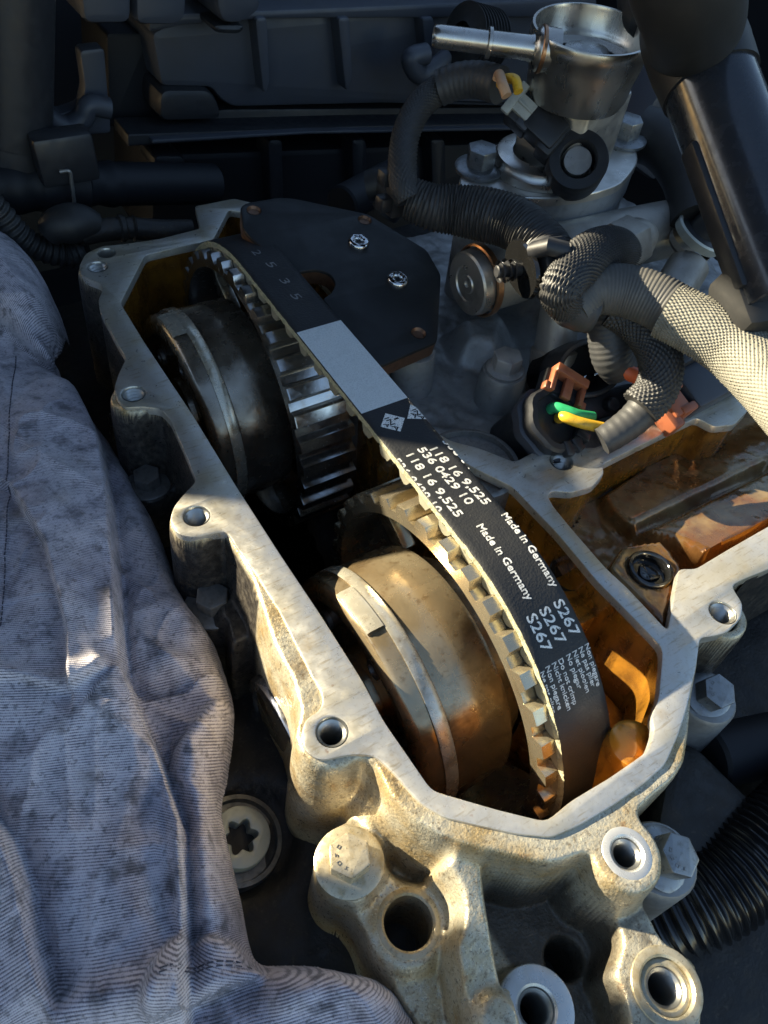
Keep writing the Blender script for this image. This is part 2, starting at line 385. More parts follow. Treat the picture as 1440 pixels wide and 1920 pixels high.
M_yellow = mat('yellow wire', (.72, .42, .03), .35, 0, var=[(.8, 3, .55, .7, (.35, .19, .02), .6)])
M_tan = mat('tan wire', (.52, .30, .16), .4)
M_orange = mat('orange wire', (.72, .15, .055), .4)
M_clip = mat('pale grey clip', (.44, .45, .41), .4, 0, var=[(.6, 3, .5, .7, (.30, .30, .27), .5)])
M_seal = mat('polished seal disc', (.60, .60, .60), .16, .95, var=[(.3, 3, .6, .75, (.25, .22, .18), .6)], rvar=(.3, .1, .3))
M_blocker = mat('dark light blocker', (.03, .032, .036), .4)  # plain dark colour of the added unseen panels

def belt_extra(nt, mm, b, prev, cur):
    N, Lk = nt.nodes, nt.links
    v = N.new('ShaderNodeTexVoronoi'); v.inputs['Scale'].default_value = 1.5; Lk.new(mm, v.inputs['Vector'])
    bp = N.new('ShaderNodeBump'); bp.inputs['Strength'].default_value = .55; bp.inputs['Distance'].default_value = .12 * S
    Lk.new(v.outputs['Distance'], bp.inputs['Height'])
    if prev: Lk.new(prev, bp.inputs['Normal'])
    return bp.outputs[0]
M_belt = mat('belt back fabric', (.020, .021, .023), .42, 0, var=[(.06, 3, .5, .75, (.035, .034, .032), .6), (2.6, 2, .70, .76, (.22, .21, .18), .55)], rvar=(.1, .45, .6), spec=.35, bump=[(3, .5, .08)], extra=belt_extra)

# ------------------------------------------------------------------ setting: dark bay round the engine
b = MB(); b.box((200, 150, -200), (2400, 2400, 4)); o = obj('bay_floor', b, M_bay); o['kind'] = 'structure'; rebase(o, (200, 150, -198))
b = MB()
b.box((385, 520, 65), (1240, 10, 530)); b.box((560, 100, -20), (10, 830, 360)); b.box((-330, 140, 0), (10, 380, 400)); b.box((-330, 425, -55), (10, 190, 290)); o = obj('bay_wall', b, M_bay); o['kind'] = 'structure'; rebase(o, (300, 520, -198))  # back wall sized and left walls added, unseen, to block low sky light

# unseen added panel, its outline cut to the shadow edges wanted on the engine
T = 130.0
sh = [(-14, 63), (-4, 56), (30, 30), (71, -2), (82, -10), (86, 6), (89, 24), (150, 23), (158, 10), (168, 4), (178, -4), (194, -34), (210, -60), (228, -50), (234, 60), (234, 900), (-500, 900), (-500, -90), (-112, -90), (-104, -8), (-78, 8), (-63, 32), (-57, 62), (-46, 76), (-38, 76)]
dv = SUN / SUN.z * T
b = MB(); b.prism(rnd([(x + dv.x, y + dv.y) for x, y in sh], 6), dv.z, dv.z + 3, bev=.8)
o = obj('shade_panel', b, M_blocker); tag(o, 'added unseen dark panel that casts the shadow edge on the engine', 'added shade panel'); rebase(o, (dv.x, dv.y + 250, dv.z))

b = MB(); b.prism(rnd([(-300, 30), (40, 10), (95, 120), (110, 600), (-200, 600), (-200, 420), (-300, 330)], 20), 250, 258, bev=3)  # overhead panel added out of view to dim sky light at the back
o = obj('skyblocker', b, M_blocker); tag(o, 'dark panel added high over the engine bay to block the sky', 'skyblocker'); rebase(o, (0, 300, 250))

# ------------------------------------------------------------------ camshaft housing
Z1, Y2, Z2, RB = -38.98, 130.73, -35.17, 57.56
BX0, BX1 = 35.13, 51.13
cav_px = [(272, 478), (345, 461), (400, 449)]
inner = P2(cav_px) + [(62, 203), (72.2, 194), (72.2, 108), (57, 92), (56, 56)] + P2([(895, 880), (960, 912), (1045, 1000), (1120, 1090), (1180, 1150), (1240, 1212), (1242, 1232), (1235, 1310), (1220, 1345), (1228, 1368), (1215, 1408), (1145, 1457), (1070, 1502), (1025, 1540), (935, 1518), (810, 1482), (720, 1352), (680, 1276), (600, 1150), (525, 1038), (440, 906), (360, 775), (270, 640), (226, 568)])
inner = rnd(inner, 2.0, 3)
cham = rnd(P2([(1027, 930), (1040, 952), (1080, 1000), (1134, 1062), (1180, 1105), (1252, 1182), (1262, 1125), (1273, 1066), (1305, 1066), (1370, 1027), (1440, 987), (1640, 872), (1640, 600), (1440, 702), (1401, 740), (1404, 768), (1378, 796), (1339, 800), (1307, 783), (1240, 815), (1130, 870), (1133, 888), (1112, 912), (1072, 923), (1035, 920)]), 1.6, 3)
left_px = [(148, 498), (160, 475), (190, 461), (240, 456), (300, 447), (375, 428), (425, 420), (460, 426)]
out_w = P2(left_px[:-2]) + [(50, 211), (68, 211), (78, 200), (79, 112), (62, 98), (61, 62)] + P2([(845, 826), (900, 840), (965, 866), (1010, 842), (1070, 836), (1115, 840), (1151, 822), (1250, 784), (1300, 765), (1322, 735), (1371, 717), (1430, 690), (1660, 575), (1660, 950), (1440, 1068), (1392, 1087), (1374, 1097), (1378, 1108), (1394, 1132), (1390, 1160), (1362, 1187), (1330, 1194), (1313, 1196)])
front_mach = P2([(1306, 1250), (1288, 1330), (1272, 1380), (1248, 1434), (1205, 1472), (1150, 1510), (1088, 1547), (1036, 1570), (970, 1564), (905, 1550), (830, 1532), (785, 1504), (738, 1450), (703, 1417), (665, 1414), (640, 1418), (600, 1427), (572, 1410), (564, 1380), (572, 1348), (602, 1330), (606, 1305), (580, 1258), (525, 1148), (482, 1080), (446, 1030), (424, 995), (395, 1000), (360, 1008), (330, 1000), (318, 975), (325, 950), (345, 925), (368, 902), (345, 845), (318, 785), (300, 766), (265, 762), (232, 765), (218, 748), (214, 725), (222, 700), (236, 672), (212, 630), (186, 580), (184, 560), (192, 545), (190, 532), (165, 523), (152, 515)])
outer = rnd(out_w + front_mach, 1.8, 3)
bosses = {'a': (183, 500), 'b': (250, 738), 'c': (368, 967), 'd': (622, 1372), 'f': (1355, 1148), 'g': (1053, 865)}
bo = {k: tuple(at(x, y, z=0)[:2]) for k, (x, y) in bosses.items()}
dowel = tuple(at(200, 474, z=0)[:2]); b4 = tuple(at(1175, 1600, z=-1)[:2]); b7 = tuple(at(1368, 757, z=0)[:2])
HR = 3.25
house = thing('camshaft_housing', 'open oily aluminium camshaft housing with flat gasket rim around the belt', 'engine housing', (20, 60, -90))
b = MB()
b.prism(outer, -3.0, 0, holes=[inner, cham] + [circ(x, y, HR + .35) for x, y in bo.values()] + [circ(*dowel, 3.3)], bev=.45, bottom=False)
obj('gasket_rim', b, M_mach, house, sharp=30)
# threaded holes
def threaded(c, z, r=HR, depth=13, par=house, pitch=1.25):
    b = MB(); pr = [(0, r + .35)]
    t = .7
    pr.append((-.6, r))
    while t < depth: pr += [(-t, r), (-t - pitch * .5, r - .62)]; t += pitch
    b.lathe(pr, (c[0], c[1], z + .02), (0, 0, 1), 24)
    o = obj('threaded_hole', b, M_thread, par)
    b = MB(); b.lathe([(-t, r + .3), (-t - 8, r), (-t - 8, 0)], (c[0], c[1], z), (0, 0, 1), 16); obj('hole_bottom', b, M_grime, o)
    return o
for k, c in bo.items(): threaded(c, 0)
b = MB(); b.lathe([(0, 3.35), (-.8, 3.0), (-9, 3.0), (-9, 0)], (*dowel, .02)); obj('dowel_hole', b, M_thread, house)

def dark_mask_extra(nt, mm, b, prev, cur):
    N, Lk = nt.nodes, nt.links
    a = N.new('ShaderNodeAttribute'); a.attribute_name = 'dark_mask'
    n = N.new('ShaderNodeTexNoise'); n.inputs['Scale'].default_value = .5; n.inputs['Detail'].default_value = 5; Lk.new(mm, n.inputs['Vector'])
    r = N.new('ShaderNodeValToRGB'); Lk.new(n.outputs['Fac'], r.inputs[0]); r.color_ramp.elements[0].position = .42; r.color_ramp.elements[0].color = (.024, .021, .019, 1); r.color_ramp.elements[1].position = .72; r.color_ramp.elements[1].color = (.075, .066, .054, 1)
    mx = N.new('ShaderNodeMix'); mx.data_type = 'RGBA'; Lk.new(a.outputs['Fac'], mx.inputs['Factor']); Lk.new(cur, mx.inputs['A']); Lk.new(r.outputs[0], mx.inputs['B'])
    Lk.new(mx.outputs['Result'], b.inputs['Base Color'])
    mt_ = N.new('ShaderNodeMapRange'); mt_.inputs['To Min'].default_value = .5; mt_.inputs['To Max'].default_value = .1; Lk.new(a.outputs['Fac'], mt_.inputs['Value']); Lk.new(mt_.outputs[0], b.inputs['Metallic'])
# cast body under the rim and the engine bracket in front: one casting shaped from layered outlines
def off(poly, d):
    p = [Vector(q) for q in poly]; A = sum(p[i - 1].x * p[i].y - p[i].x * p[i - 1].y for i in range(len(p))); sgn = 1 if A > 0 else -1
    o = []
    for i in range(len(p)):
        e = (p[(i + 1) % len(p)] - p[i - 1]); 
        if e.length < 1e-6: o.append(tuple(p[i])); continue
        nrm = Vector((e.y, -e.x)).normalized() * sgn; o.append(tuple(p[i] + nrm * d))
    return o
front_cast = P2([(1313, 1250), (1302, 1310), (1296, 1382), (1288, 1437), (1270, 1467), (1220, 1510), (1198, 1530), (1225, 1565), (1242, 1610), (1236, 1648), (1200, 1674), (1160, 1672), (1130, 1652), (1120, 1615), (1095, 1608), (1060, 1624), (1015, 1630), (940, 1610), (880, 1592), (820, 1577), (770, 1547), (725, 1500), (700, 1442), (665, 1422), (610, 1440), (570, 1425), (552, 1385), (560, 1340), (545, 1280), (510, 1215), (470, 1090), (440, 1040), (418, 1002)], -2) + front_mach[27:]
body = rnd(out_w + front_cast, 1.5, 2)
Zb = lambda pts, z: rnd(P2(pts, z), 2.0, 3)
ear = Zb([(595, 1600), (604, 1560), (640, 1540), (700, 1500), (860, 1560), (930, 1600), (905, 1700), (940, 1920), (950, 2060), (830, 2060), (777, 1920), (739, 1867), (722, 1834), (690, 1796), (674, 1747), (630, 1690), (602, 1660)], -22)
ridge = Zb([(800, 1570), (900, 1590), (912, 1680), (938, 1790), (968, 1900), (990, 2060), (900, 2060), (872, 1900), (852, 1800), (835, 1700), (815, 1640)], -12)
land = Zb([(1090, 1590), (1130, 1650), (1200, 1670), (1240, 1640), (1205, 1690), (1246, 1760), (1310, 1800), (1322, 1900), (1318, 2060), (1160, 2060), (1172, 1920), (1160, 1860), (1140, 1830), (1150, 1800), (1162, 1764), (1125, 1700), (1092, 1650)], -16)
pocket = Zb([(880, 1580), (1130, 1590), (1180, 1700), (1190, 1800), (1190, 2060), (900, 2060)], -31)
yfront = lambda z0, y0, k: (lambda x, y: z0 + np.clip((y - y0) * k, -40, 3))
C1 = tuple(at(655, 1615, z=-16)[:2]); CH = tuple(at(766, 1730, z=-22)[:2]); CA = tuple(at(1008, 1890, z=-17)[:2]); CB = tuple(at(1250, 1850, z=-15)[:2])
NUB = tuple(at(935, 1912, z=-13)[:2]); PH = tuple(at(1058, 1797, z=-31)[:2])
bolt_b = tuple(at(278, 905, z=-27)[:2]); bolt_c = tuple(at(400, 1132, z=-26)[:2])
lft = lambda z: (lambda x, y: np.where((y > -34) & (x < 5), z, -64.0))
layers = []
layers += [(pocket, -31, 2.2), (ear, yfront(-23, -58, .25), 2.4), (ridge, yfront(-9, -62, .33), 2.6, 'max'), (land, -15, 1.8, 'max')]
layers += [(circ(*C1, 8.6), -17.5, 2.5), (circ(*CH, 9.5), -21.8, 3)]
layers += [(Zb([(722, 1595), (760, 1580), (815, 1636), (800, 1655), (750, 1650), (725, 1630)], -26), -32, 5, 'min')]
layers += [(circ(*CA, 8.2), -18, 1.4, 'max'), (circ(*CB, 8.2), -15, 1.6, 'max'), (circ(*NUB, 5.0), -11, 4, 'max')]
# ledges with bolts down the left side, columns under the threaded bosses
layers += [(off(body, 1.2), lft(-45), 5, 'max')]
for c, z in ((bolt_b, -28.5), (bolt_c, -27.5)):
    layers.append((circ(c[0], c[1], 9.4), z, 3, 'max'))
    layers.append((rnd([(c[0] - 4, c[1] - 8), (c[0] + 14, c[1] - 8), (c[0] + 14, c[1] + 9), (c[0] - 4, c[1] + 9)], 2), z + 1, 4, 'max'))
layers += [(rnd([(-21, 22), (-8, 22), (-8, 40), (-17, 40)], 2), -22, 5, 'max')]
layers += [(rnd([(-16, -38), (-2, -38), (-2, 40), (-12, 22)], 3), lambda x, y: -7 + (x + 6) * 2.0, 6, 'max')]
for k in 'abcd':
    x, y = bo[k]; layers += [(circ(x, y, 10.5), -30, 4, 'max'), (circ(x, y, 9.0), -12, 3, 'max'), (circ(x, y, 8.2 if k != 'd' else 9.0), -1.6, 2.0, 'max')]
    layers.append((rnd([(x - 4, y - 7.5), (x + 10, y - 9), (x + 10, y + 8), (x - 4, y + 7.5)], 2), -2.2, 3, 'max'))
layers += [(off(body, 2.0), lft(-22), 3.5, 'max'), (off(body, 1.0), lft(-9), 2.4, 'max'), (off(body, .1), -.75, 1.9, 'max')]
layers += [(circ(*b4, 8.6), -1.0, 1.6, 'max'), (circ(*bo['f'], 8.4), -1.15, 1.6, 'max')]
layers += [(circ(x, y, HR + .9), -24, .8, 'min') for x, y in list(bo.values()) + [dowel]]
layers += [(circ(*b4, 3.9), -26, .7, 'min'), (circ(*CH, 5.6), -60, .8, 'min'), (circ(*CB, 4.6), -50, .9, 'min'), (circ(*CA, 5.0), -50, .8, 'min'), (circ(*PH, 3.2), -70, 2.5, 'min'), (circ(*CB, 5.5), lambda x, y: -16.4 + 0 * x, 1.0, 'min')]
inset = off(inner, -1.0); insc = off(cham, -1.0)
def keep(X, Y, H):
    return ~((sd_poly(X, Y, inner) > -.9) | (sd_poly(X, Y, cham) > -.9)) & (H > -61.0)
mb = relief((-42, 130, -125, 205), .5, layers, -64, .13, keep=keep, smooth=2)
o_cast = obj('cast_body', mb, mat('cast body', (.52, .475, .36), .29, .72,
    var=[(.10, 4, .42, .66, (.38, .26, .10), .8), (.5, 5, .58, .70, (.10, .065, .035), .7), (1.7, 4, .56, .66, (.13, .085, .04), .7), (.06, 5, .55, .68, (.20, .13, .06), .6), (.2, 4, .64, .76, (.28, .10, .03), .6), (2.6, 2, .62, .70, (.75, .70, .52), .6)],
    rvar=(.8, .22, .55), bump=[(.4, .4, .5), (1.2, .55, .38), (3.0, .45, .12)], extra=dark_mask_extra), house, sharp=75)
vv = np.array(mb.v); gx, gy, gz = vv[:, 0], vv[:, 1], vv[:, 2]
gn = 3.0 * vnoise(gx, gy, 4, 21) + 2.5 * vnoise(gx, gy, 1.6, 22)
g_left = sstep((gy - (17 + (gx + 12) * .5) + gn) / 5) * sstep((1.0 - gx) / 3) * sstep((-1.75 - gz) / .8)  # left outer wall and columns darker below the rim
d_, s_, p_ = sd_line(gx, gy, [(-13, 16), (-3.5, 40), (-1, 60)])
g_right = sstep((gx - 70 + gn) / 5) * sstep((-2.5 - gz + gn * .3) / 2) * sstep((gy + 66) / 4)
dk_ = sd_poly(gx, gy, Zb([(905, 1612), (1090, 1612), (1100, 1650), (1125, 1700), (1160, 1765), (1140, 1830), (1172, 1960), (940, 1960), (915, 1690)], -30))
pock_grime_shade = sstep((dk_ + 4.5 + gn) / 3) * sstep((-13 - gz + gn) / 5) * sstep((gx - 2.5) / 2) * .86  # pocket: floor grime, plus painted shade on the wall under the rim
a_ = o_cast.data.attributes.new('dark_mask', 'FLOAT', 'POINT'); a_.data.foreach_set('value', np.clip(np.maximum(np.maximum(g_left, g_right), pock_grime_shade), 0, 1).astype(np.float32))
# machined faces proud of the bosses
def washer_face(name, c, z, r, rh, mt, h=.35):
    b = MB(); b.lathe([(-.4, r + .2), (h - .1, r), (h, r - .15), (h, rh + .5), (h - .5, rh), (-8, rh)], (*c, z), (0, 0, 1), 40); return obj(name, b, mt, house)
washer_face('boss_face', b4, -1.0, 5.4, 3.3, M_mach2)
washer_face('boss_face', CA, -18, 7.9, 3.9, M_mach2); washer_face('boss_face', CB, -15, 7.5, 5.4, M_face); washer_face('boss_face', CB, -15.9, 5.35, 3.9, M_face, .2)
washer_face('boss_face', CH, -22.1, 7.2, 5.5, M_cast)
threaded(b4, -1.0, 3.1, 15); threaded(CB, -16.1, 3.7, 20, pitch=1.3); threaded(CA, -18.2, 3.7, 18, pitch=1.3)

# inner walls of belt cavity
def wall_strip(poly, zs, offs):
    b = MB(); n = len(poly)
    for z, o_ in zip(zs, offs): b.add([(x, y, z) for x, y in off(poly, o_)], [])
    for j in range(len(zs) - 1):
        for i in range(n): b.f.append((j * n + i, j * n + (i + 1) % n, (j + 1) * n + (i + 1) % n, (j + 1) * n + i))
    return b
obj('inner_wall', wall_strip(inner, [-.5, -3, -5, -50, -100], [.02, .3, 1.2, 1.8, 2.5]), M_inner, house)
b = MB(); b.prism(off(inner, 3), -100, -96); obj('sump', b, M_sump, house)
# oil wet lug in the near right corner, and a land with a black plug on the right wall
b = MB(); c = at(1192, 1392, z=-7); b.lathe([(-70, 7), (-3, 6.6), (-.8, 6.2), (0, 5), (.2, 0)], (c[0], c[1], -7), (0, 0, 1), 28); obj('lug', b, M_inner, house)
b = MB(); c = at(1062, 1085, z=-14)
b.prism(rnd([(60, 20), (75, 20), (75, -22), (66, -22), (58, -8)], 3), -80, -13, bev=1); obj('bearing_land', b, M_inner, house)
b = MB(); b.lathe([(-9, 6.6), (.8, 6.6), (1.2, 6.2), (1.2, 5.2), (.2, 4.6), (-.2, 0)], (c[0] + 1, c[1], -13), (-.1, -.2, 1), 32); obj('bung', b, M_gloss, house)
b = MB()
b.prism(rnd([(56, -24), (73, -24), (73, -46), (60, -48)], 3), -90, -34, bev=2); obj('rib', b, M_inner, house)
b = MB(); b.prism(rnd([(62, 60), (75, 60), (75, 24), (66, 24)], 3), -80, -10, bev=2); obj('rib', b, M_inner, house)

# chamber floor
def zpl(px, z): return rnd(P2(px, z), 2, 2)
cl = [(zpl([(1140, 905), (1300, 800), (1440, 730), (1640, 640), (1640, 890), (1440, 990), (1318, 1052), (1262, 1012), (1205, 985), (1155, 945)], -12), lambda x, y: np.clip(-14.0 - y * .27, -18, -8), 2.2, 'max'),
      (zpl([(1135, 1062), (1180, 1108), (1254, 1184), (1290, 1064), (1245, 1005), (1165, 1015)], -4), -4.6, 3, 'max'),
      (zpl([(1190, 990), (1440, 870), (1440, 885), (1195, 1005)], -16), -18.5, 5, 'set')]
_p = at(1221, 1066, z=-3.6); cl.append((circ(_p[0], _p[1], 6.1), -14, .5, 'min'))
cmb = relief((62, 215, -52, 62), .8, cl, -22, .25, keep=lambda X, Y, H: sd_poly(X, Y, cham) > -1.2)
obj('chamber_floor', cmb, M_chamber, house, sharp=80)
obj('chamber_wall', wall_strip(cham, [-.5, -3, -4.5, -30], [.02, .2, .6, 1.0]), M_inner, house)
# black round plug in the chamber
pc = at(1221, 1066, z=-3.6)
t = thing('rubber_bung', 'round glossy black rubber bung with dished centre in the chamber corner', 'bung', pc)
b = MB(); b.lathe([(-6, 6.6), (-1.5, 6.9), (-.3, 6.7), (.3, 6.2), (.35, 5.5), (-.2, 5.0), (-2.6, 4.7), (-2.9, 0)], pc, (0, 0, 1), 40); obj('ring', b, M_gloss, t)
b = MB(); b.lathe([(-2.7, 3.2), (-1.6, 2.9), (-1.5, 2.3), (-2.2, 2.0), (-2.6, 0)], pc, (0, 0, 1), 24, wob=lambda t_, a: .35 * math.sin(3 * a)); obj('hub', b, M_gloss, t)

# polished seal discs at the end of both camshafts, outside the left wall
for (y, z), lb in (((-2.0, -44), 'polished steel end disc low on the left wall near the torx bolt'), ((126, -50), 'polished steel end disc half hidden on the left wall behind the jacket')):
    t = thing('seal_disc', lb, 'end disc', (-15.5, y, z), 'camshaft end discs')
    b = MB(); b.lathe([(12, 22.4), (0, 22.4), (-1.2, 21.6), (-1.4, 18.5), (-.5, 18), (-.2, 0)], (-15.5, y, z), (1, 0, 0), 64); obj('rim', b, M_seal, t)
    b = MB(); b.lathe([(-.6, 18.0), (-1.0, 16), (-1.0, 0)], (-15.5, y, z), (1, 0, 0), 48); obj('face', b, M_steel, t)

# ------------------------------------------------------------------ bolts
def hexpts(r, rot=0): return [(r * math.cos(rot + i * PI / 3), r * math.sin(rot + i * PI / 3)) for i in range(6)]
def hex_bolt(loc, ax, rh, hh, rf, hf, mt, label, group='hex flange bolts', rot=.2, marks=0, washer=None, cap=None):
    t = thing('hex_bolt', label, 'bolt', M=frame(loc, ax), group=group)
    b = MB(); b.lathe([(-8, rf * .5), (0, rf * .5), (0, rf - .15), (.2, rf), (hf * .6, rf), (hf, rf * .86), (hf + .15, rh * .8)], n=36); obj('flange', b, mt, t, local=True)
    b = MB(); hp = rnd(hexpts(rh, rot), .35, 2)
    b.prism(hp, hf - .1, hf + hh, bev=.5)
    obj('head', b, mt, t, local=True, sharp=28)
    if marks:
        mb = MB()
        for k in range(marks):
            a = rot + .9 + k * .62
            M = Matrix.Translation((rh * .58 * math.cos(a), rh * .58 * math.sin(a), hf + hh)) @ Matrix.Rotation(a, 4, 'Z')
            for dx, dy, sx, sy in ((0, -.45, .9, .18), (0, .45, .9, .18), (-.4, 0, .18, .9), (.4, 0, .18, .9)) if k % 2 == 0 else ((0, 0, .9, .2), (.35, 0, .2, .9), (-.35, .2, .2, .6)):
                mb.box(M @ Vector((dx * .8, dy * .8, 0.04)), (sx * .8, sy * .8, .14), M.to_3x3())
        obj('stamped_mark', mb, M_boltd, t, local=True)
    return t
hex_bolt((*C1, -17.3), (0, .05, 1), 5.0, 4.2, 7.9, 1.6, M_boltg, 'gold oily hex bolt on the near left bracket ear beside the round hole', rot=.35, marks=4)
hex_bolt((*bolt_b, -28.4), (0, 0, 1), 4.6, 4.4, 7.4, 1.5, M_boltd, 'dirty black hex bolt on the left wall nearer the back, beside the jacket', rot=.5)
hex_bolt((*bolt_c, -27.4), (0, 0, 1), 5.0, 4.6, 8.4, 1.6, M_boltd, 'dirty black hex bolt halfway along the left wall above the twisted ledge', rot=.3)
pb = at(1325, 1305, z=-22); hex_bolt(pb, (-.05, -.25, 1), 4.9, 5.2, 6.8, 1.6, M_bolt, 'grey hex bolt with stamped head outside the right corner of the rim', rot=.1, marks=3)
pb2 = at(1240, 1610, z=-14); hex_bolt(pb2, (.15, -.25, 1), 4.9, 5.5, 7.2, 1.6, M_bolt, 'grey stamped hex bolt half hidden behind the near right boss', rot=.6, marks=4)
pbl = at(946, 694, z=2); hex_bolt(pbl, (0, 0, 1), 5.2, 5.2, 6.6, 1.4, M_head, 'dark grey hex bolt on a round post behind the white belt label', rot=.35)
# posts under the two right side bolts
for p, nm in ((pb, 'dark cast post below the stamped bolt outside the right rim corner'), (pb2, 'grey cast post below the half hidden bolt near the corrugated hose')):
    b = MB(); b.lathe([(-90, 11), (-30, 9.5), (-1.0, 8.6), (0, 8), (0, 0)], p, (0, 0, 1), 28); o = obj('bolt_post', b, M_head); tag(o, nm, 'post'); rebase(o, (p[0], p[1], p[2] - 80))

# torx bolt in the dark at the lower left
pt = at(452, 1568, z=-46)
t = thing('torx_bolt', 'pale torx socket bolt in a round well beside the jacket edge', 'bolt', M=frame(pt, (.22, -.15, 1)))
R6 = [((3.9 + .75 * math.cos(6 * a)) * math.cos(a), (3.9 + .75 * math.cos(6 * a)) * math.sin(a)) for a in [2 * PI * i / 60 for i in range(60)]]
b = MB(); b.prism(circ(0, 0, 8.0, 40), -8, 0, holes=[R6], bev=.6); obj('head', b, M_washer, t, local=True)
b = MB(); b.prism(circ(0, 0, 5, 24), -7, -5); obj('socket', b, M_grime, t, local=True)
b = MB(); b.lathe([(-6, 12.5), (-3.2, 11.8), (-3.0, 10.6), (-5, 10.2), (-5, 7)], n=40); obj('collar', b, M_boltd, t, local=True)

# ------------------------------------------------------------------ phasers with toothed rings
NT = 36; RT = 55.2; RR = 52.2; SX0, SX1 = 31.3, 52.3
pitch = 2 * PI / NT
def tooth_mb():
    b = MB(); a = pitch
    prof = [(-.36 * a, RR - .3), (-.34 * a, RR + .2), (-.235 * a, RT - .5), (-.20 * a, RT), (.20 * a, RT), (.235 * a, RT - .5), (.34 * a, RR + .2), (.36 * a, RR - .3)]
    P = [(r * math.cos(t), r * math.sin(t)) for t, r in prof]
    n = len(P); v = [(x_, p[0], p[1]) for x_ in (SX0, SX0 + .5, SX1) for p in P]
    cen = (sum(p[0] for p in P) / n, sum(p[1] for p in P) / n)
    v = [(x_, cen[0] + (y - cen[0]) * (.93 if x_ == SX0 else 1), cen[1] + (z - cen[1]) * (.97 if x_ == SX0 else 1)) for x_, y, z in v]
    f = [tuple(range(n)), tuple(2 * n + i for i in range(n))[::-1]]
    for j in range(2): f += [(j * n + i, (j + 1) * n + i, (j + 1) * n + (i + 1) % n, j * n + (i + 1) % n) for i in range(n)]
    b.add(v, f); return b
M_steel_shade = mat('shade dark steel', (.38, .34, .28), .26, .8, var=[(.03, 3, .42, .62, (.12, .09, .06), .8), (.2, 5, .55, .70, (.10, .07, .04), .6), (1.2, 4, .64, .74, (.34, .22, .14), .6)], rvar=(.15, .15, .36), bump=[(.25, .3, .3), (3, .25, .05)])  # darker copy of the drum steel, rear shade put into the colour
M_ring_shade = mat('shade grey sprocket steel', (.46, .45, .43), .18, .95, var=[(.12, 4, .5, .7, (.30, .24, .18), .6), (.8, 4, .64, .74, (.10, .08, .06), .6)], rvar=(.4, .10, .28), bump=[(2, .3, .06)])  # greyer copy of the ring steel, shade put into the colour
def phaser(y, z, label, phase, cap_ang, M_steel=M_steel, M_ring=M_ring):
    t = thing('camshaft_sprocket', label, 'sprocket', (0, y, z), 'toothed camshaft sprockets with drum hubs')
    def part(n, b, m_, sharp=40):
        return obj(n, b, m_, t, local=True, sharp=sharp)
    b = MB(); b.lathe([(SX0 + .12, 49.3), (SX0 + .12, RR), (SX1, RR), (SX1, 48.2), (SX0 + 4, 48.4), (SX0 + .12, 49.3)], ax=(1, 0, 0), n=144); part('toothed_ring', b, M_ring, 30)
    first = None
    for k in range(NT):
        if first is None: o = first = part('tooth', tooth_mb(), M_ring, 30)
        else: o = first.copy(); col.objects.link(o)
        o.rotation_euler = (phase + k * pitch, 0, 0)
    for k in range(3):
        a = cap_ang - .75 + k * 2 * PI / 3; b = MB(); b.box((44, 42 * math.cos(a), 42 * math.sin(a)), (5, 17, 7), Matrix.Rotation(a, 3, 'X'), .8); part('spoke', b, M_steel)
    b = MB(); b.lathe([(17.4, 36.0), (17.4, 37.1), (17.9, 37.4), (34.5, 37.4), (36, 36.8), (36.4, 30), (44, 30)], ax=(1, 0, 0), n=128); part('drum', b, M_steel)
    b = MB(); b.lathe([(13.2, 37.9), (13.2, 38.1), (13.5, 38.2), (16.9, 38.2), (17.2, 38.0), (17.2, 37.0)], ax=(1, 0, 0), n=128, wob=lambda t_, a: .06 * math.sin(9 * a)); part('band', b, M_band)
    b = MB(); b.lathe([(13.3, 37.7), (9.6, 37.5), (8.3, 36.9), (7.4, 35.6), (7.2, 33.5), (7.6, 31), (9.6, 29.5), (10.4, 28.5), (10.6, 0)], ax=(1, 0, 0), n=128); cap = part('cover', b, M_steel)
    b = MB(); b.lathe([(13.1, 37.8), (13.1, 38.45), (9.2, 38.3), (8.2, 37.8), (8.2, 37.2)], ax=(1, 0, 0), n=20, a0=cap_ang, a1=cap_ang + .42); part('tab', b, M_band)
    for k in range(5):
        a = .5 + k * 2 * PI / 5; c = V(10.5, 24 * math.cos(a), 24 * math.sin(a))
        b = MB(); b.lathe([(0, 3.2), (-1.4, 3.0), (-1.6, 1.9), (-.4, 1.6), (-.4, 0)], c, (1, 0, 0), 18); part('screw', b, M_boltd)
    b = MB(); b.lathe([(10.5, 14), (8.6, 13.6), (8.2, 12), (8.2, 7), (10, 6.5), (10, 0)], ax=(1, 0, 0), n=40); part('hub', b, M_steel)
    return t
Lst = math.hypot(Y2, Z2 - Z1); tilt = math.atan2(Z2 - Z1, Y2); A0 = PI / 2 + tilt
rp = RB - 2.2
ph0 = A0 + pitch * .5
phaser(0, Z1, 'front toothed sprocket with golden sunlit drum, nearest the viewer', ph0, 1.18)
phaser(Y2, Z2, 'rear toothed sprocket with dark grey drum in shadow', A0 + pitch * .5 - Lst / rp, 1.25, M_steel_shade, M_ring_shade)

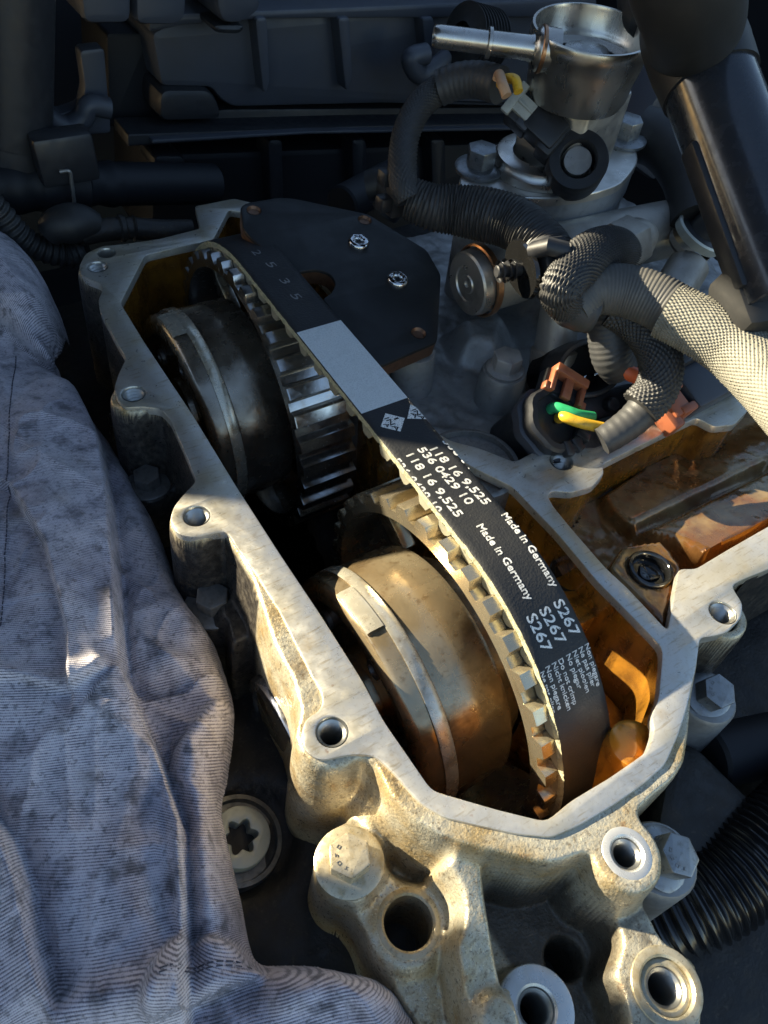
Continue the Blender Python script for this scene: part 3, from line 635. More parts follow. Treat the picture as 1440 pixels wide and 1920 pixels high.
# ------------------------------------------------------------------ timing belt
def bpt(s, x, dr=0.0):
    n = (math.cos(A0), math.sin(A0)); r = RB + dr
    if s <= 0:
        a = A0 - s / RB
        if a > PI + .05:
            ex = (a - PI - .05) * RB; a = PI + .05
            return (x, r * math.cos(a) - ex * math.sin(a), Z1 + r * math.sin(a) + ex * math.cos(a))
        return (x, r * math.cos(a), Z1 + r * math.sin(a))
    if s <= Lst:
        return (x, s * math.cos(tilt) + n[0] * r, Z1 + s * math.sin(tilt) + n[1] * r)
    a = A0 - (s - Lst) / RB
    if a < -.05:
        ex = (-.05 - a) * RB; a = -.05
        return (x, Y2 + r * math.cos(a) + ex * math.sin(a), Z2 + r * math.sin(a) - ex * math.cos(a))
    return (x, Y2 + r * math.cos(a), Z2 + r * math.sin(a))
SMIN, SMAX = -(PI + .05 - A0) * RB - 55, Lst + (A0 + .05) * RB + 55
belt = thing('timing_belt', 'black toothed timing belt with white printing running over both sprockets', 'timing belt', (43, 0, Z1))
ss = np.arange(SMIN, SMAX, .8)
wob = [(.18 * mnoise.noise((s * .35, 0, 0)) + .10 * mnoise.noise((s * 1.3, 5, 0))) for s in ss]
b = MB(); n = 10
for j, s in enumerate(ss):
    x0 = BX0 + wob[j]; x1 = BX1 + .10 * mnoise.noise((s * .8, 9, 3))
    b.add([bpt(s, x0 + .05, -.25), bpt(s, x0 + .35, 0)] + [bpt(s, x0 + (x1 - x0) * k / 8, 0) for k in range(1, 8)] + [bpt(s, x1 - .2, 0), bpt(s, x1, -.3), bpt(s, x1, -2.0)], [])
n = 12
for j in range(len(ss) - 1):
    for i in range(n - 1): b.f.append((j * n + i, j * n + i + 1, (j + 1) * n + i + 1, (j + 1) * n + i))
obj('back', b, M_belt, belt, sharp=60)
b = MB()                                              # near side face and inner face: bare cord and rubber
for j, s in enumerate(ss):
    x0 = BX0 + wob[j]; g = .5 * mnoise.noise((s * .9, 2, 7))
    b.add([bpt(s, x0 + .05, -.25), bpt(s, x0 - .05 + .25 * g, -.9), bpt(s, x0 + .1 + .3 * mnoise.noise((s * 2, 3, 1)), -2.3), bpt(s, BX1, -2.3)], [])
for j in range(len(ss) - 1):
    for i in range(3): b.f.append((j * 4 + i, j * 4 + i + 1, (j + 1) * 4 + i + 1, (j + 1) * 4 + i))
obj('cord_edge', b, M_fuzz, belt, sharp=50)
bp_ = pitch * rp * RB / rp                             # tooth spacing measured on the back
def belt_tooth(s0):
    b = MB(); P = [(-2.9, -2.2), (-2.3, -3.4), (-1.7, -4.6), (-.9, -4.9), (.9, -4.9), (1.7, -4.6), (2.3, -3.4), (2.9, -2.2)]; n = len(P)
    jit = [.25 * random.uniform(-1, 1) for _ in P]
    for x_, k in ((BX0 + .1, 0), (BX0 + .8, 0), (BX1 - 3.0, 0)):
        b.add([bpt(s0 + ds, x_ + (jit[i] if x_ < BX0 + .5 else 0), dr) for i, (ds, dr) in enumerate(P)], [])
    b.f.append(tuple(range(n)))
    for j in range(2): b.f += [(j * n + i, (j + 1) * n + i, (j + 1) * n + (i + 1) % n, j * n + (i + 1) % n) for i in range(n)]
    return b
k = 0
s0 = 0.0
for q in range(-11, 26):
    s_ = q * pitch * RB if q <= 0 else None
    if q > 0:
        s_ = q * pitch * rp
        if s_ > Lst: s_ = Lst + (s_ - Lst) * RB / rp
    if s_ > Lst + 1.35 * RB: break
    obj('belt_tooth', belt_tooth(s_), M_bteeth, belt)
# frayed threads along the near edge
b = MB()
for _ in range(2600):
    s = random.uniform(-1.5 * RB, Lst + RB); d = random.uniform(-2.2, -.1); p = Vector(bpt(s, BX0 + .05, d))
    dirv = Vector((random.uniform(-1, -.1), random.uniform(-1, 1), random.uniform(-1, 1))).normalized(); L = random.uniform(.15, .75) * (1.6 if random.random() < .05 else 1)
    sd = dirv.cross(Vector((1, .3, .2))).normalized() * .045
    b.add([p - sd, p + sd, p + dirv * L + sd * .3 + Vector((0, 0, .1)), p + dirv * L - sd * .3], [(0, 1, 2, 3)])
obj('loose_thread', b, M_fuzz, belt, smooth=False, kind='stuff')

# printing: find the belt coordinate seen at a pixel
GS = np.arange(-2.0 * RB, Lst + RB, .5); GW = np.linspace(-2, 20, 45)
GP = np.array([[bpt(s, BX0 + w_) for w_ in GW] for s in GS]); q_ = (GP - CC) @ CR.T
GPX = np.stack([720 + CF * q_[..., 0] / q_[..., 2], 960 + CF * q_[..., 1] / q_[..., 2]], -1)
GZ = q_[..., 2]
def bxy(px, py):
    d = ((GPX - np.array([px, py])) ** 2).sum(-1) + np.where(GS[:, None] < -1.75 * RB, 1e6, 0)
    i, j = np.unravel_index(d.argmin(), d.shape); return GS[i], GW[j]
def flat_text(body, size=1.0):
    cu = bpy.data.curves.new('t', 'FONT'); cu.body = body; cu.size = size; cu.resolution_u = 3
    o = bpy.data.objects.new('t', cu); col.objects.link(o); bpy.context.view_layer.update()
    me = bpy.data.meshes.new_from_object(o.evaluated_get(bpy.context.evaluated_depsgraph_get()))
    vs = [(v.co.x, v.co.y) for v in me.vertices]; fs = [tuple(p.vertices) for p in me.polygons]
    bpy.data.objects.remove(o); bpy.data.curves.remove(cu); bpy.data.meshes.remove(me); return vs, fs
def print_text(body, p0, p1=None, h=2.2, bold=.0, name='lettering', dr=.07, mt=None, squash=None):
    """text with its baseline from pixel p0 to pixel p1 on the belt, clipped at the belt's edges"""
    vs, fs = flat_text(body); xs = [v[0] for v in vs]; W = max(xs)
    s0, w0 = bxy(*p0)
    if p1 is not None: s1, w1 = bxy(*p1)
    else: s1, w1 = s0 - W * h * 1.35, w0
    k = (s0 - s1) / W; kh = h * 1.37
    bm = bmesh.new()
    bv = [bm.verts.new((x * k, w0 + (w1 - w0) * (x / W) + y * kh, 0)) for x, y in vs]
    for f in fs:
        try: bm.faces.new([bv[i] for i in f])
        except ValueError: pass
    for co, no in (((0, .25, 0), (0, -1, 0)), ((0, 15.85, 0), (0, 1, 0))):
        bmesh.ops.bisect_plane(bm, geom=bm.verts[:] + bm.edges[:] + bm.faces[:], plane_co=co, plane_no=no, clear_outer=True)
    bm.verts.index_update(); mb = MB()
    mb.add([bpt(s0 - v.co.x, BX0 + v.co.y, dr) for v in bm.verts], [tuple(v.index for v in f.verts) for f in bm.faces]); bm.free()
    if bold:
        n0 = len(mb.v); v0 = list(mb.v); f0 = list(mb.f)
        for dx, ds in ((bold, 0), (0, bold), (-bold, 0)):
            mb.add([(x + dx, y + ds, z + .003) for x, y, z in v0], f0)
    if mb.f: obj(name, mb, mt or M_white, belt, smooth=False)
def glyph_h(a, b_): 
    (s0, w0), (s1, w1) = bxy(*a), bxy(*b_); return math.hypot(s0 - s1, w0 - w1)
bd = .10
print_text('118 16 9,525', (802, 840), (909, 947), 2.5, bd); print_text('536 0429 10', (781, 841), (876, 948), 2.5, bd); print_text('118 16 9,525', (757, 850), (856, 970), 2.5, bd)
print_text('536 0429 10', (733, 864), (818, 962), 2.5, bd); print_text('536 0429 10', (828, 828), (928, 927), 2.5, bd)
print_text('Made in Germany', (938, 966), (1036, 1102), 2.1, bd); print_text('Made in Germany', (892, 988), (988, 1128), 2.1, bd)
print_text('S267', (1036, 1128), (1072, 1194), 3.0, bd); print_text('S267', (1010, 1143), (1045, 1209), 3.0, bd); print_text('S267', (984, 1157), (1018, 1224), 3.0, bd); print_text('S267', (1062, 1114), (1098, 1182), 3.0, bd)
for tx, a, e_ in (('Non piegare', (1094, 1209), (1120, 1288)), ('Ne pas plier', (1084, 1213), (1109, 1291)), ('Niet plooien', (1072, 1220), (1098, 1300)), ('No plegar', (1060, 1227), (1083, 1292)),
                  ('Do not crimp', (1047, 1236), (1075, 1322)), ('Nicht knicken', (1034, 1242), (1063, 1333)), ('Non piegare', (1022, 1250), (1048, 1333)), ('Ne pas plier', (1011, 1260), (1036, 1340))):
    print_text(tx, a, e_, 1.45, .05)
# diamond logos: white diamonds with black letters
def patch(poly, name, mt, dr, sub=1):
    """poly in belt coordinates (s, w)"""
    mb = MB(); mb.add([bpt(s, BX0 + min(max(w_, .15), 15.85), dr) for s, w_ in poly], [tuple(range(len(poly)))]); return obj(name, mb, mt, belt, smooth=False)
for tl, tr, br, bl in (((722, 776), (758, 785), (750, 809), (714, 801)), ((770, 759), (783, 763), (800, 785), (764, 784))):
    patch([bxy(*p) for p in (tl, tr, br, bl)], 'logo_diamond', M_white, .07)
for tx, a, e_, h in (('INA', (720, 785), (744, 808), 1.55), ('I', (738, 784), (741, 787), 1.4), ('A', (718, 795), (726, 803), 1.4), ('INA', (772, 768), (793, 788), 1.45), ('A', (770, 776), (778, 784), 1.3)):
    print_text(tx, a, e_, h, .06, 'logo_letter', .12, M_belt)
# pale label
sA = np.mean([bxy(555, 622)[0], bxy(640, 602)[0]]); sB = np.mean([bxy(683, 775)[0], bxy(765, 745)[0]])
mb = MB(); qs = np.linspace(sA, sB, 12)
for s in qs: mb.add([bpt(s, BX0 + w_, .06) for w_ in (.3, 8, 15.8)], [])
for j in range(11):
    for i in range(2): mb.f.append((j * 3 + i, j * 3 + i + 1, j * 3 + i + 4, j * 3 + i + 3))
obj('pale_band', mb, M_label, belt, smooth=False)
for tx, a, e_ in (('2', (470, 470), (478, 480)), ('5', (496, 492), (507, 503)), ('3', (520, 522), (532, 534)), ('5', (541, 551), (554, 562))):
    print_text(tx, a, e_, 3.0, 0, 'scratched_digit', .05, M_scratch)

# ------------------------------------------------------------------ engine block: the dark ground the housing stands on
bl = [(Zb([(380, 1330), (560, 1330), (650, 1560), (700, 1760), (560, 1900), (380, 1800)], -52), -49, 14),
      (circ(pt[0] + 1, pt[1], 14, 30), -53, 4)]
def keep_blk(X, Y, H): return ~((sd_poly(X, Y, inner) > -2) | (sd_poly(X, Y, cham) > -1))
bm_ = relief((-140, 240, -190, 240), 2.2, bl, -51, .5, keep=keep_blk)
o = obj('engine_block', bm_, M_grime, sharp=80); tag(o, 'dark grimy engine block surface around and below the housing', 'engine block'); rebase(o, (40, 20, -60))

# ------------------------------------------------------------------ black cover plate with two bright screws
PN = np.array([0.03, -.17, 1.0]); PN /= np.linalg.norm(PN); P0 = np.array([70, 75, 11.0])
def atp(px, py, n, p0):
    q = np.array([(px - 720) / CF, (py - 960) / CF, 1.0]) @ CR
    return CC + q * (((p0 - CC) @ n) / (q @ n))
PM = frame_mm(P0, PN, (1, 0, 0)); PI_ = PM.inverted()
def pl(px, py): v = PI_ @ Vector(atp(px, py, PN, P0)); return (v.x, v.y)
po = rnd([pl(*p) for p in [(450, 388), (462, 380), (522, 370), (548, 371), (690, 401), (800, 468), (827, 515), (820, 640), (712, 687), (690, 668), (640, 607), (614, 570), (604, 560), (622, 549), (630, 531), (620, 513), (598, 505), (575, 506), (552, 513), (470, 446), (456, 430)]], 2.0, 4)
hx, hy = pl(592, 530); hs = [pl(476, 394), pl(684, 412), pl(785, 624)]
t = thing('cover_plate', 'flat black cover plate with two bright screws behind the belt', 'cover plate', atp(640, 520, PN, P0))
b = MB(); b.prism(po, -1.2, 0, holes=[circ(x, y, 2.5, 24) for x, y in hs], bev=.4, M=PM); obj('plate', b, M_plate, t, sharp=30)
b = MB(); b.prism(po, -6.2, -1.2, M=PM); obj('plate_edge', b, M_copperedge, t, sharp=30)
for x, y in hs:
    b = MB(); b.lathe([(-.02, 2.55), (-1.0, 1.9), (-1.18, 0)], PM @ V(x, y, 0), PN, 24); obj('countersunk_hole', b, M_copperedge, t)
for c in (pl(672, 457), pl(745, 527)):
    o = PM @ V(*c, 0); Mx = frame_mm(o, PN)
    b = MB(); Rx = [((1.25 + .28 * math.cos(6 * a)) * math.cos(a), (1.25 + .28 * math.cos(6 * a)) * math.sin(a)) for a in [2 * PI * i / 36 for i in range(36)]]
    b.prism(circ(0, 0, 3.9, 36), -.1, 1.9, holes=[Rx], bev=1.3, M=Mx, segs=4); sw = obj('screw', b, M_chrome, t)
    b = MB(); b.prism(circ(0, 0, 1.6, 18), .2, .5, M=Mx); obj('socket', b, M_grime, sw)
for c in ((792, 668), (700, 668)):
    p = at(*c, z=4); b = MB(); b.lathe([(-50, 9), (-8, 7.5), (0, 6.8), (.3, 6.2), (.3, 0)], p + np.array([0, 4, -.5]), (0, 0, 1), 28); o = obj('plate_post', b, M_head)
    tag(o, 'round grey cast post under the %s corner of the black plate' % ('right front' if c[0] > 750 else 'left front'), 'post'); rebase(o, (p[0], p[1], -40))

# ------------------------------------------------------------------ cylinder head casting behind on the right
hl = [(Zb([(850, 560), (960, 540), (1010, 640), (1000, 760), (930, 800), (850, 760), (820, 690), (830, 610)], -6), -12, 10),
      (Zb([(980, 520), (1300, 420), (1420, 560), (1250, 640), (1060, 600)], 0), -2, 14, 'max'),
      (Zb([(850, 600), (930, 570), (960, 600), (940, 650), (870, 640)], -2), -1, 10, 'max'),
      (Zb([(960, 760), (1100, 690), (1400, 690), (1400, 780), (1130, 860), (980, 860)], -4), -14, 8, 'min'),
      (Zb([(730, 760), (880, 780), (980, 860), (860, 840), (760, 800)], -4), -9, 6)]
hl.append(([(60, 185), (300, 185), (300, 300), (60, 300)], -70, 30))
hb = relief((62, 260, 24, 230), 1.2, hl, -12, .9, keep=lambda X, Y, H: ~(sd_poly(X, Y, outer) > -.6))
o = obj('cylinder_head', hb, M_head, sharp=80); tag(o, 'lumpy dull grey cast cylinder head behind the connectors', 'cylinder head'); rebase(o, (160, 110, -15))
b = MB(); b.lathe([(-20, 8.4), (-1.5, 8.0), (0, 7.4), (0, 0)], pbl, (0, 0, 1), 28); o = obj('bolt_post', b, M_head); tag(o, 'round grey post under the bolt behind the belt label', 'post'); rebase(o, (pbl[0], pbl[1], pbl[2] - 18))
c = at(885, 868, z=-2.5); b = MB(); b.lathe([(-12, 15.2), (.3, 15.2), (.6, 14.8), (.6, 13.6), (-1, 13.2), (-1.4, 0)], c, (0, 0, 1), 56); o = obj('core_plug', b, M_boltd); tag(o, 'round dark plug disc behind the belt lettering', 'plug'); rebase(o, c)
c = at(1040, 655, z=2); b = MB(); b.lathe([(-20, 9), (0, 8.4), (.8, 7.4), (14, 6.8), (20, 6.8), (20, 0)], c, (.12, .35, 1), 32); o = obj('plug_tube', b, M_rail); tag(o, 'grey round tube rising behind the brown latched connector', 'tube'); rebase(o, c)

# ------------------------------------------------------------------ rail with end plug and copper washer
e0 = Vector(at(900, 505, z=14)); e1 = Vector(at(1335, 412, z=20))
t = thing('fuel_rail', 'grey cast fuel rail tube running behind the wiring to the right', 'rail', e0)
dr_ = (e1 - e0).normalized()
b = MB(); b.cyl(e0, e1, 11.5, 11, 40, 1.5); obj('tube', b, M_rail, t)
q0 = Vector(at(893, 528, z=20)); q1 = Vector(at(1020, 490, z=21)); dq = (q1 - q0).normalized()
b = MB(); b.cyl(q0 + dq * 3, q1, 11.3, 11.6, 40, .8); obj('branch', b, M_rail, t)
t = thing('rail_plug', 'round steel plug with a copper washer closing the rail end', 'plug', q0)
b = MB(); b.lathe([(0, 11.9), (.3, 12.6), (2.4, 12.6), (2.8, 11.9)], q0, dq, 48); obj('copper_washer', b, M_copper, t)
b = MB(); b.lathe([(.4, 11.0), (-1.2, 11.2), (-3.6, 10.9), (-4.2, 10.2), (-4.2, 6.4), (-3.7, 6.0), (-3.7, 3.4), (-4.1, 3.0), (-4.1, 1.2), (-3.3, .9), (-3.3, 0)], q0, dq, 56); obj('cap', b, M_flange, t)
c = Vector(at(1168, 462, z=34)); t = thing('rail_nut', 'grey hex union nut on the rail behind the braided loop', 'nut', c)
Mx = frame_mm(c, (at(1210, 440, z=34) - np.array(c)).tolist()); b = MB(); b.prism(rnd(hexpts(9.5, .3), .8, 2), -6, 5, bev=.8, M=Mx); obj('nut', b, M_rail, t, sharp=28)
b = MB(); b.lathe([(5, 7.5), (9, 7.2), (14, 5)], c, Mx.to_3x3() @ V(0, 0, 1), 28); obj('neck', b, M_rail, t)

# ------------------------------------------------------------------ high pressure fuel pump
FZ = 38.0
F0 = Vector(at(1040, 318, z=FZ))
TOP = Vector(at(1112, 52, y=F0.y - 3)); AX = (TOP - F0).normalized(); HT = (TOP - F0).length
pump = thing('fuel_pump', 'stainless high pressure fuel pump can with side pipe and bolted flange', 'fuel pump', F0)
def pa(px, py): 
    """axis point nearest to a pixel height"""
    best = min((((lambda q: (720 + CF * q[0] / q[2] - px) ** 2 * 0 + (960 + CF * q[1] / q[2] - py) ** 2)(CR @ (np.array(F0 + AX * h) - CC))), h) for h in np.linspace(-10, HT + 10, 300)); return best[1]
hb0 = pa(0, 172); depth_top = (np.array(TOP) - CC) @ CR[2]; RC = 113 / CF * depth_top
RCb = RC * .90
b = MB(); b.lathe([(hb0 - 4, 0), (hb0 - 4, RCb * .6), (hb0 - 1.5, RCb * .93), (hb0 + 1.5, RCb), (hb0 + 6, RCb * 1.02), (HT - 8, RC * .985), (HT - 5, RC * .99), (HT - 4, RC * 1.02), (HT - .6, RC * 1.02), (HT, RC * 1.005), (HT, RC * .96), (HT - 1, RC * .945), (HT - 6.5, RC * .935), (HT - 7.5, RC * .90), (HT - 9, RC * .88), (HT - 10, RC * .7)], F0, AX, 96); obj('can', b, M_pump, pump)
b = MB(); b.lathe([(HT - 9.8, RC * .9), (HT - 11.5, RC * .72), (HT - 12.5, RC * .6), (HT - 10, RC * .5), (HT - 6.5, RC * .38), (HT - 5.2, RC * .2), (HT - 5.4, 0)], F0, AX, 72, wob=lambda t_, a: RC * .06 * math.cos(2 * a) if t_ < HT - 9 else 0); obj('bowl', b, M_pumpd, pump)
# neck block between can and flange
Bm = frame_mm(F0, AX, (1, .25, 0))
b = MB(); b.prism(rnd([(-13, -13), (13, -14), (19, -2), (13, 14), (-13, 14), (-17, 0)], 2), 0, hb0 - 1, bev=1, M=Bm @ Matrix.Translation((6, 2, 0))); obj('body', b, M_flange, pump, sharp=30)
b = MB(); b.lathe([(0, 17), (2.8, 17), (3.6, 16), (5.5, 15.6), (6, 14.5), (6, 10)], F0 + V(-6, 4, 0), AX, 56); obj('collar', b, M_pump, pump)
# flange: rounded triangle plate on a block
FP = lambda px, py: tuple((Bm.inverted() @ Vector(atp(px, py, np.array(AX), np.array(F0)))).xy)
fo = rnd([FP(*p) for p in [(858, 345), (868, 318), (905, 283), (960, 255), (1040, 232), (1130, 232), (1185, 255), (1200, 300), (1165, 345), (1110, 362), (1040, 371), (960, 369), (880, 363)]], 6, 5)
b = MB(); b.prism(fo, -3.5, 0, bev=.9, M=Bm, segs=3); obj('flange', b, M_flange, pump, sharp=30)
b = MB(); b.prism(off(fo, -.8) if False else [(x * .985 + .3, y * .985) for x, y in fo], -12, -3.5, M=Bm); obj('spacer', b, M_alu, pump, sharp=30)
b = MB(); b.prism([(x * .97, y * .97) for x, y in fo], -60, -12, M=Bm); obj('pedestal', b, M_head, pump, sharp=30)
# inlet pipe
n0 = F0 + AX * (pa(0, 95)); dpt = depth_top
pA = Vector(at_d(1010, 92, dpt - 1)); pB = Vector(at_d(812, 67, dpt - 4)); dd = (pB - pA); LP = dd.length; dd.normalize()
rp_ = 19.5 / CF * dpt
b = MB(); b.lathe([(-6, rp_ * 1.9), (0, rp_ * 1.95), (1.2, rp_ * 1.7), (2.2, rp_ * 1.2), (3.5, rp_ * 1.1), (LP * .45, rp_ * 1.05), (LP * .46, rp_ * 1.35), (LP * .49, rp_ * 1.35), (LP * .50, rp_), (LP - 2, rp_), (LP - .6, rp_ * .93), (LP, rp_ * .8), (LP, rp_ * .6), (LP - 3, rp_ * .55), (LP - 3, 0)], pA, dd, 48); obj('inlet_pipe', b, M_pump, pump)
b = MB(); b.lathe([(-1.2, rp_ * 2.02), (-.2, rp_ * 2.06), (.3, rp_ * 1.85)], pA, dd, 48); obj('braze_ring', b, M_copper, pump)
# two flange bolts
for p, lb in (((898, 318), 'zinc flange bolt on the near left corner of the pump flange'), ((1168, 262), 'zinc flange bolt at the far right of the pump flange')):
    c = atp(*p, np.array(AX), np.array(F0)); hex_bolt(c, AX, 5.6, 6.5, 9.2, 2.0, M_bolt, lb, rot=.25)
# solenoid ring and its connector
sd_ = Vector(at_d(1085, 298, (np.array(F0) - CC) @ CR[2] - 22)); sax = Vector(CR.T @ np.array([-.10, .12, -1.0])).normalized()
sol = thing('solenoid_connector', 'black ring solenoid and plug with a pale clip on the fuel pump', 'connector', sd_)
kx = ((np.array(sd_) - CC) @ CR[2]) / CF
b = MB(); b.lathe([(-12, 57 * kx), (-1.2, 57 * kx), (0, 54 * kx), (.2, 36 * kx), (-.8, 33 * kx), (-9, 32 * kx)], sd_, sax, 56); obj('ring', b, M_plastic, sol)
b = MB(); b.lathe([(-10, 27 * kx), (-2.2, 27 * kx), (-1.6, 25.5 * kx), (-1.5, 0)], sd_, sax, 40); obj('pin', b, M_flange, sol)
b = MB(); b.lathe([(-30, 52 * kx), (-12, 52 * kx), (-12, 30 * kx)], sd_, sax, 48); obj('coil', b, M_pump, sol)
ud = Vector(at_d(960, 180, (np.array(sd_) - CC) @ CR[2] - 2)) - sd_; ul = ud.length; ud.normalize()
Mc = Matrix((ud.cross(sax).normalized() * -1, ud, sax)).transposed()
def cb(name, along, across, up, size, mt, bev=.6):
    b = MB(); b.box(sd_ + ud * along + Mc.col[0] * across + sax * up, size, Mc, bev); return obj(name, b, mt, sol, sharp=35)
u = ul
cb('plug_body', u * .50, 0, -2, (58 * kx, u * .42, 11), M_plastic, 1.2)
cb('plug_shoulder', u * .36, 1, -3, (66 * kx, u * .2, 11), M_plastic, 1.2)
cb('plug_rib', u * .62, -31 * kx, -2, (4, u * .36, 9), M_plastic2, .8)
cb('plug_head', u * .80, 0, -3, (66 * kx, u * .30, 9), M_plastic, 1)
cb('pale_clip', u * .80, 4 * kx, 2.2, (34 * kx, u * .24, 2.2), M_clip, .5)
cb('pale_clip', u * .94, 4 * kx, 2.6, (62 * kx, 3.2, 2.2), M_clip, .5)
cb('clip_rib', u * .79, 4 * kx, 3.6, (5 * kx, u * .2, 1.2), M_clip, .3)
cb('plug_slot', u * .70, 28 * kx, 2.0, (12 * kx, u * .14, 2), M_plastic2, .4)

# ------------------------------------------------------------------ wiring
def zpath(pts, step=.7): return spline([at(x, y, z=z) for x, y, z in pts], step)
def braid(n, amp, lp):
    def f(l, a):
        p = math.sin(n * a + l * lp); q = math.sin(n * a - l * lp)
        return amp * (max(p, 0) * .9 + max(q, 0) * .9 - .5 + .3 * p * q)
    return f
def ribbed(amp, per, slant=0): return lambda l, a: amp * math.sin(2 * PI * (l / per) + slant * a)
loom = thing('wiring_loom', 'black braided and taped wiring loom lying across the engine', 'wiring loom', at(1080, 560, z=30))
def wp(name, pts, r, mt, prof=None, n=48, step=.6, lab=None):
    b = MB(); b.tube(zpath(pts, step), r, n, prof=prof); o = obj(name, b, mt, loom, sharp=70)
    if lab: o['label'] = lab
    return o
wp('taped_section', [(938, 160, 70), (900, 150, 69), (860, 152, 67), (825, 165, 64)], 5.6, M_tape, ribbed(.12, 2.2), 32)
wp('thin_sleeve', [(835, 160, 64), (790, 195, 60), (762, 250, 55), (754, 310, 50), (758, 350, 46), (768, 375, 43)], 4.5, M_braid, braid(22, .28, 3.6), 130, .35)
wp('ribbed_sleeve', [(768, 372, 42), (810, 388, 41), (860, 395, 41), (920, 405, 42), (975, 425, 42), (1030, 470, 41), (1060, 520, 39)], lambda t_: 6.4 + 1.8 * math.sin(PI * min(t_ * 1.1, 1)), M_braid, ribbed(.34, 1.2, 1.0), 48, .25)
wp('taped_section', [(1005, 450, 40), (1030, 490, 40), (1045, 530, 38), (1075, 570, 36), (1110, 580, 35)], 7.2, M_tape, ribbed(.15, 3.0), 40)
wp('woven_loop', [(1178, 482, 30), (1150, 470, 40), (1108, 482, 46), (1070, 515, 47), (1050, 548, 44), (1062, 575, 38)], lambda t_: 5.0 + 2.4 * math.sin(PI * min(max(t_ * 1.05, 0), 1)), M_braid, braid(34, .42, 3.4), 190, .3)
wp('taped_trunk', [(1075, 575, 36), (1115, 545, 40), (1170, 545, 41), (1230, 565, 41), (1290, 600, 40)], lambda t_: 7.3 + .7 * t_, M_taped, ribbed(.12, 1.2, .3), 56, .3)
wp('dusty_sleeve', [(1250, 582, 40.5), (1310, 612, 40), (1370, 650, 39), (1430, 705, 38), (1490, 770, 37), (1560, 850, 35)], lambda t_: 8.0 + .8 * t_, M_braidd, braid(44, .34, 3.6), 230, .34)
wp('woven_branch', [(1150, 575, 34), (1190, 600, 32), (1225, 640, 29), (1240, 690, 25), (1228, 735, 20), (1200, 765, 16)], lambda t_: 6.2, M_braid, braid(26, .42, 3.0), 150, .34)
wp('taped_branch', [(1235, 700, 22), (1222, 745, 17), (1190, 785, 12), (1150, 815, 8), (1128, 828, 6)], lambda t_: 6.0 - 1.6 * t_, M_tape, ribbed(.07, 2.6, 1), 32)
wp('taped_branch', [(1135, 560, 32), (1140, 620, 24), (1148, 668, 17), (1165, 690, 13)], lambda t_: 6.6, M_tape, ribbed(.12, 1.5, .4), 40, .4)
b = MB(); b.tube(zpath([(1157, 672, 17), (1170, 692, 15.5), (1195, 705, 14.5), (1230, 712, 13)]), 2.6, 16); obj('orange_wire', b, M_orange, loom)
b = MB(); b.tube(zpath([(938, 158, 72), (948, 148, 75), (966, 150, 77), (972, 172, 75)], .4), 1.5, 12); obj('yellow_wire', b, M_yellow, loom)
b = MB(); b.tube(zpath([(932, 150, 73), (936, 140, 75), (942, 158, 77), (950, 180, 75)], .4), 1.6, 12); obj('tan_wire', b, M_tan, loom)
# harness clip
c = Vector(at(975, 505, z=42)); t = thing('harness_clip', 'black plastic fir tree clip holding the loom by the rail plug', 'clip', c)
vx = (Vector(at(1020, 500, z=42)) - c).normalized(); Mx = frame_mm(c, vx)
for k in range(3):
    b = MB(); b.lathe([(-7 + k * 2.0, 3.6 - .4 * abs(k - 1)), (-6.2 + k * 2.0, 3.0), (-6.2 + k * 2.0, 1.6)], c, vx, 20); obj('barb', b, M_plastic, t)
b = MB(); b.cyl(c - vx * 8, c + vx * 4, 1.9, n=16, bev=.3); obj('stem', b, M_plastic, t)
b = MB(); b.lathe([(0, 0), (0, 8.6), (1.1, 9.0), (1.8, 8.4), (1.8, 0)], c, vx, 36, wob=lambda t_, a: 1.6 * math.cos(2 * a)); obj('disc', b, M_gloss, t)
b = MB(); b.box(c + vx * 7.5, (13, 19, 8), Mx.to_3x3(), 1.2); b2 = obj('strap_head', b, M_plastic, t)
b = MB(); b.tube([Vector(at(x, y, z=z)) for x, y, z in [(1000, 470, 49), (1030, 462, 53), (1060, 470, 52)]], 2.6, 10); obj('strap', b, M_plastic, t)
c = Vector(at(742, 350, z=42)); t = thing('cable_tie_mount', 'small black ridged cable mount at the bend of the thin sleeve', 'clip', c)
b = MB(); b.box(c, (5, 6, 20), None, 1); b.box(c + V(-4, 0, 4), (5, 5, 5), None, .8); b.box(c + V(-4, 0, -5), (5, 5, 5), None, .8); obj('mount', b, M_plastic, t, kind='stuff')

# ------------------------------------------------------------------ electrical connectors
def dirm(px0, px1, z):
    a = Vector(at(*px0, z=z)); bb = Vector(at(*px1, z=z)); return a, bb, (bb - a).normalized()
c = Vector(at(1040, 790, z=5)); t = thing('round_connector', 'round black connector with a brown latch and cut green and yellow wires', 'connector', c)
ca = V(.15, -.55, 1).normalized()
b = MB(); b.lathe([(-22, 9.5), (-4, 10.8), (1.5, 11), (2.5, 10.2), (2.5, 8.2), (0, 7.8), (-.5, 0)], c, ca, 32, wob=lambda t_, a: .9 * abs(math.sin(3.5 * a))); obj('shell', b, M_plastic, t, sharp=30)
b = MB(); b.lathe([(-6, 12.2), (-5.6, 12.6), (-2.4, 12.6), (-2, 11.8), (-2, 9)], c, ca, 32, a0=.6, a1=4.4, wob=lambda t_, a: .4 * math.sin(9 * a)); obj('collar', b, M_plastic2, t, sharp=30)
for k in range(5):
    a = 3.7 + k * .45; e = ca.orthogonal().normalized(); g = ca.cross(e); p = c + (e * math.cos(a) + g * math.sin(a)) * 10 + ca * 1.5
    b = MB(); b.box(p, (5.2, 3.4, 3), frame_mm((0, 0, 0), ca, e * math.cos(a) + g * math.sin(a)).to_3x3(), .8); obj('grip', b, M_plastic, t)
L0, L1, ld_ = dirm((1022, 722), (1095, 742), 10)
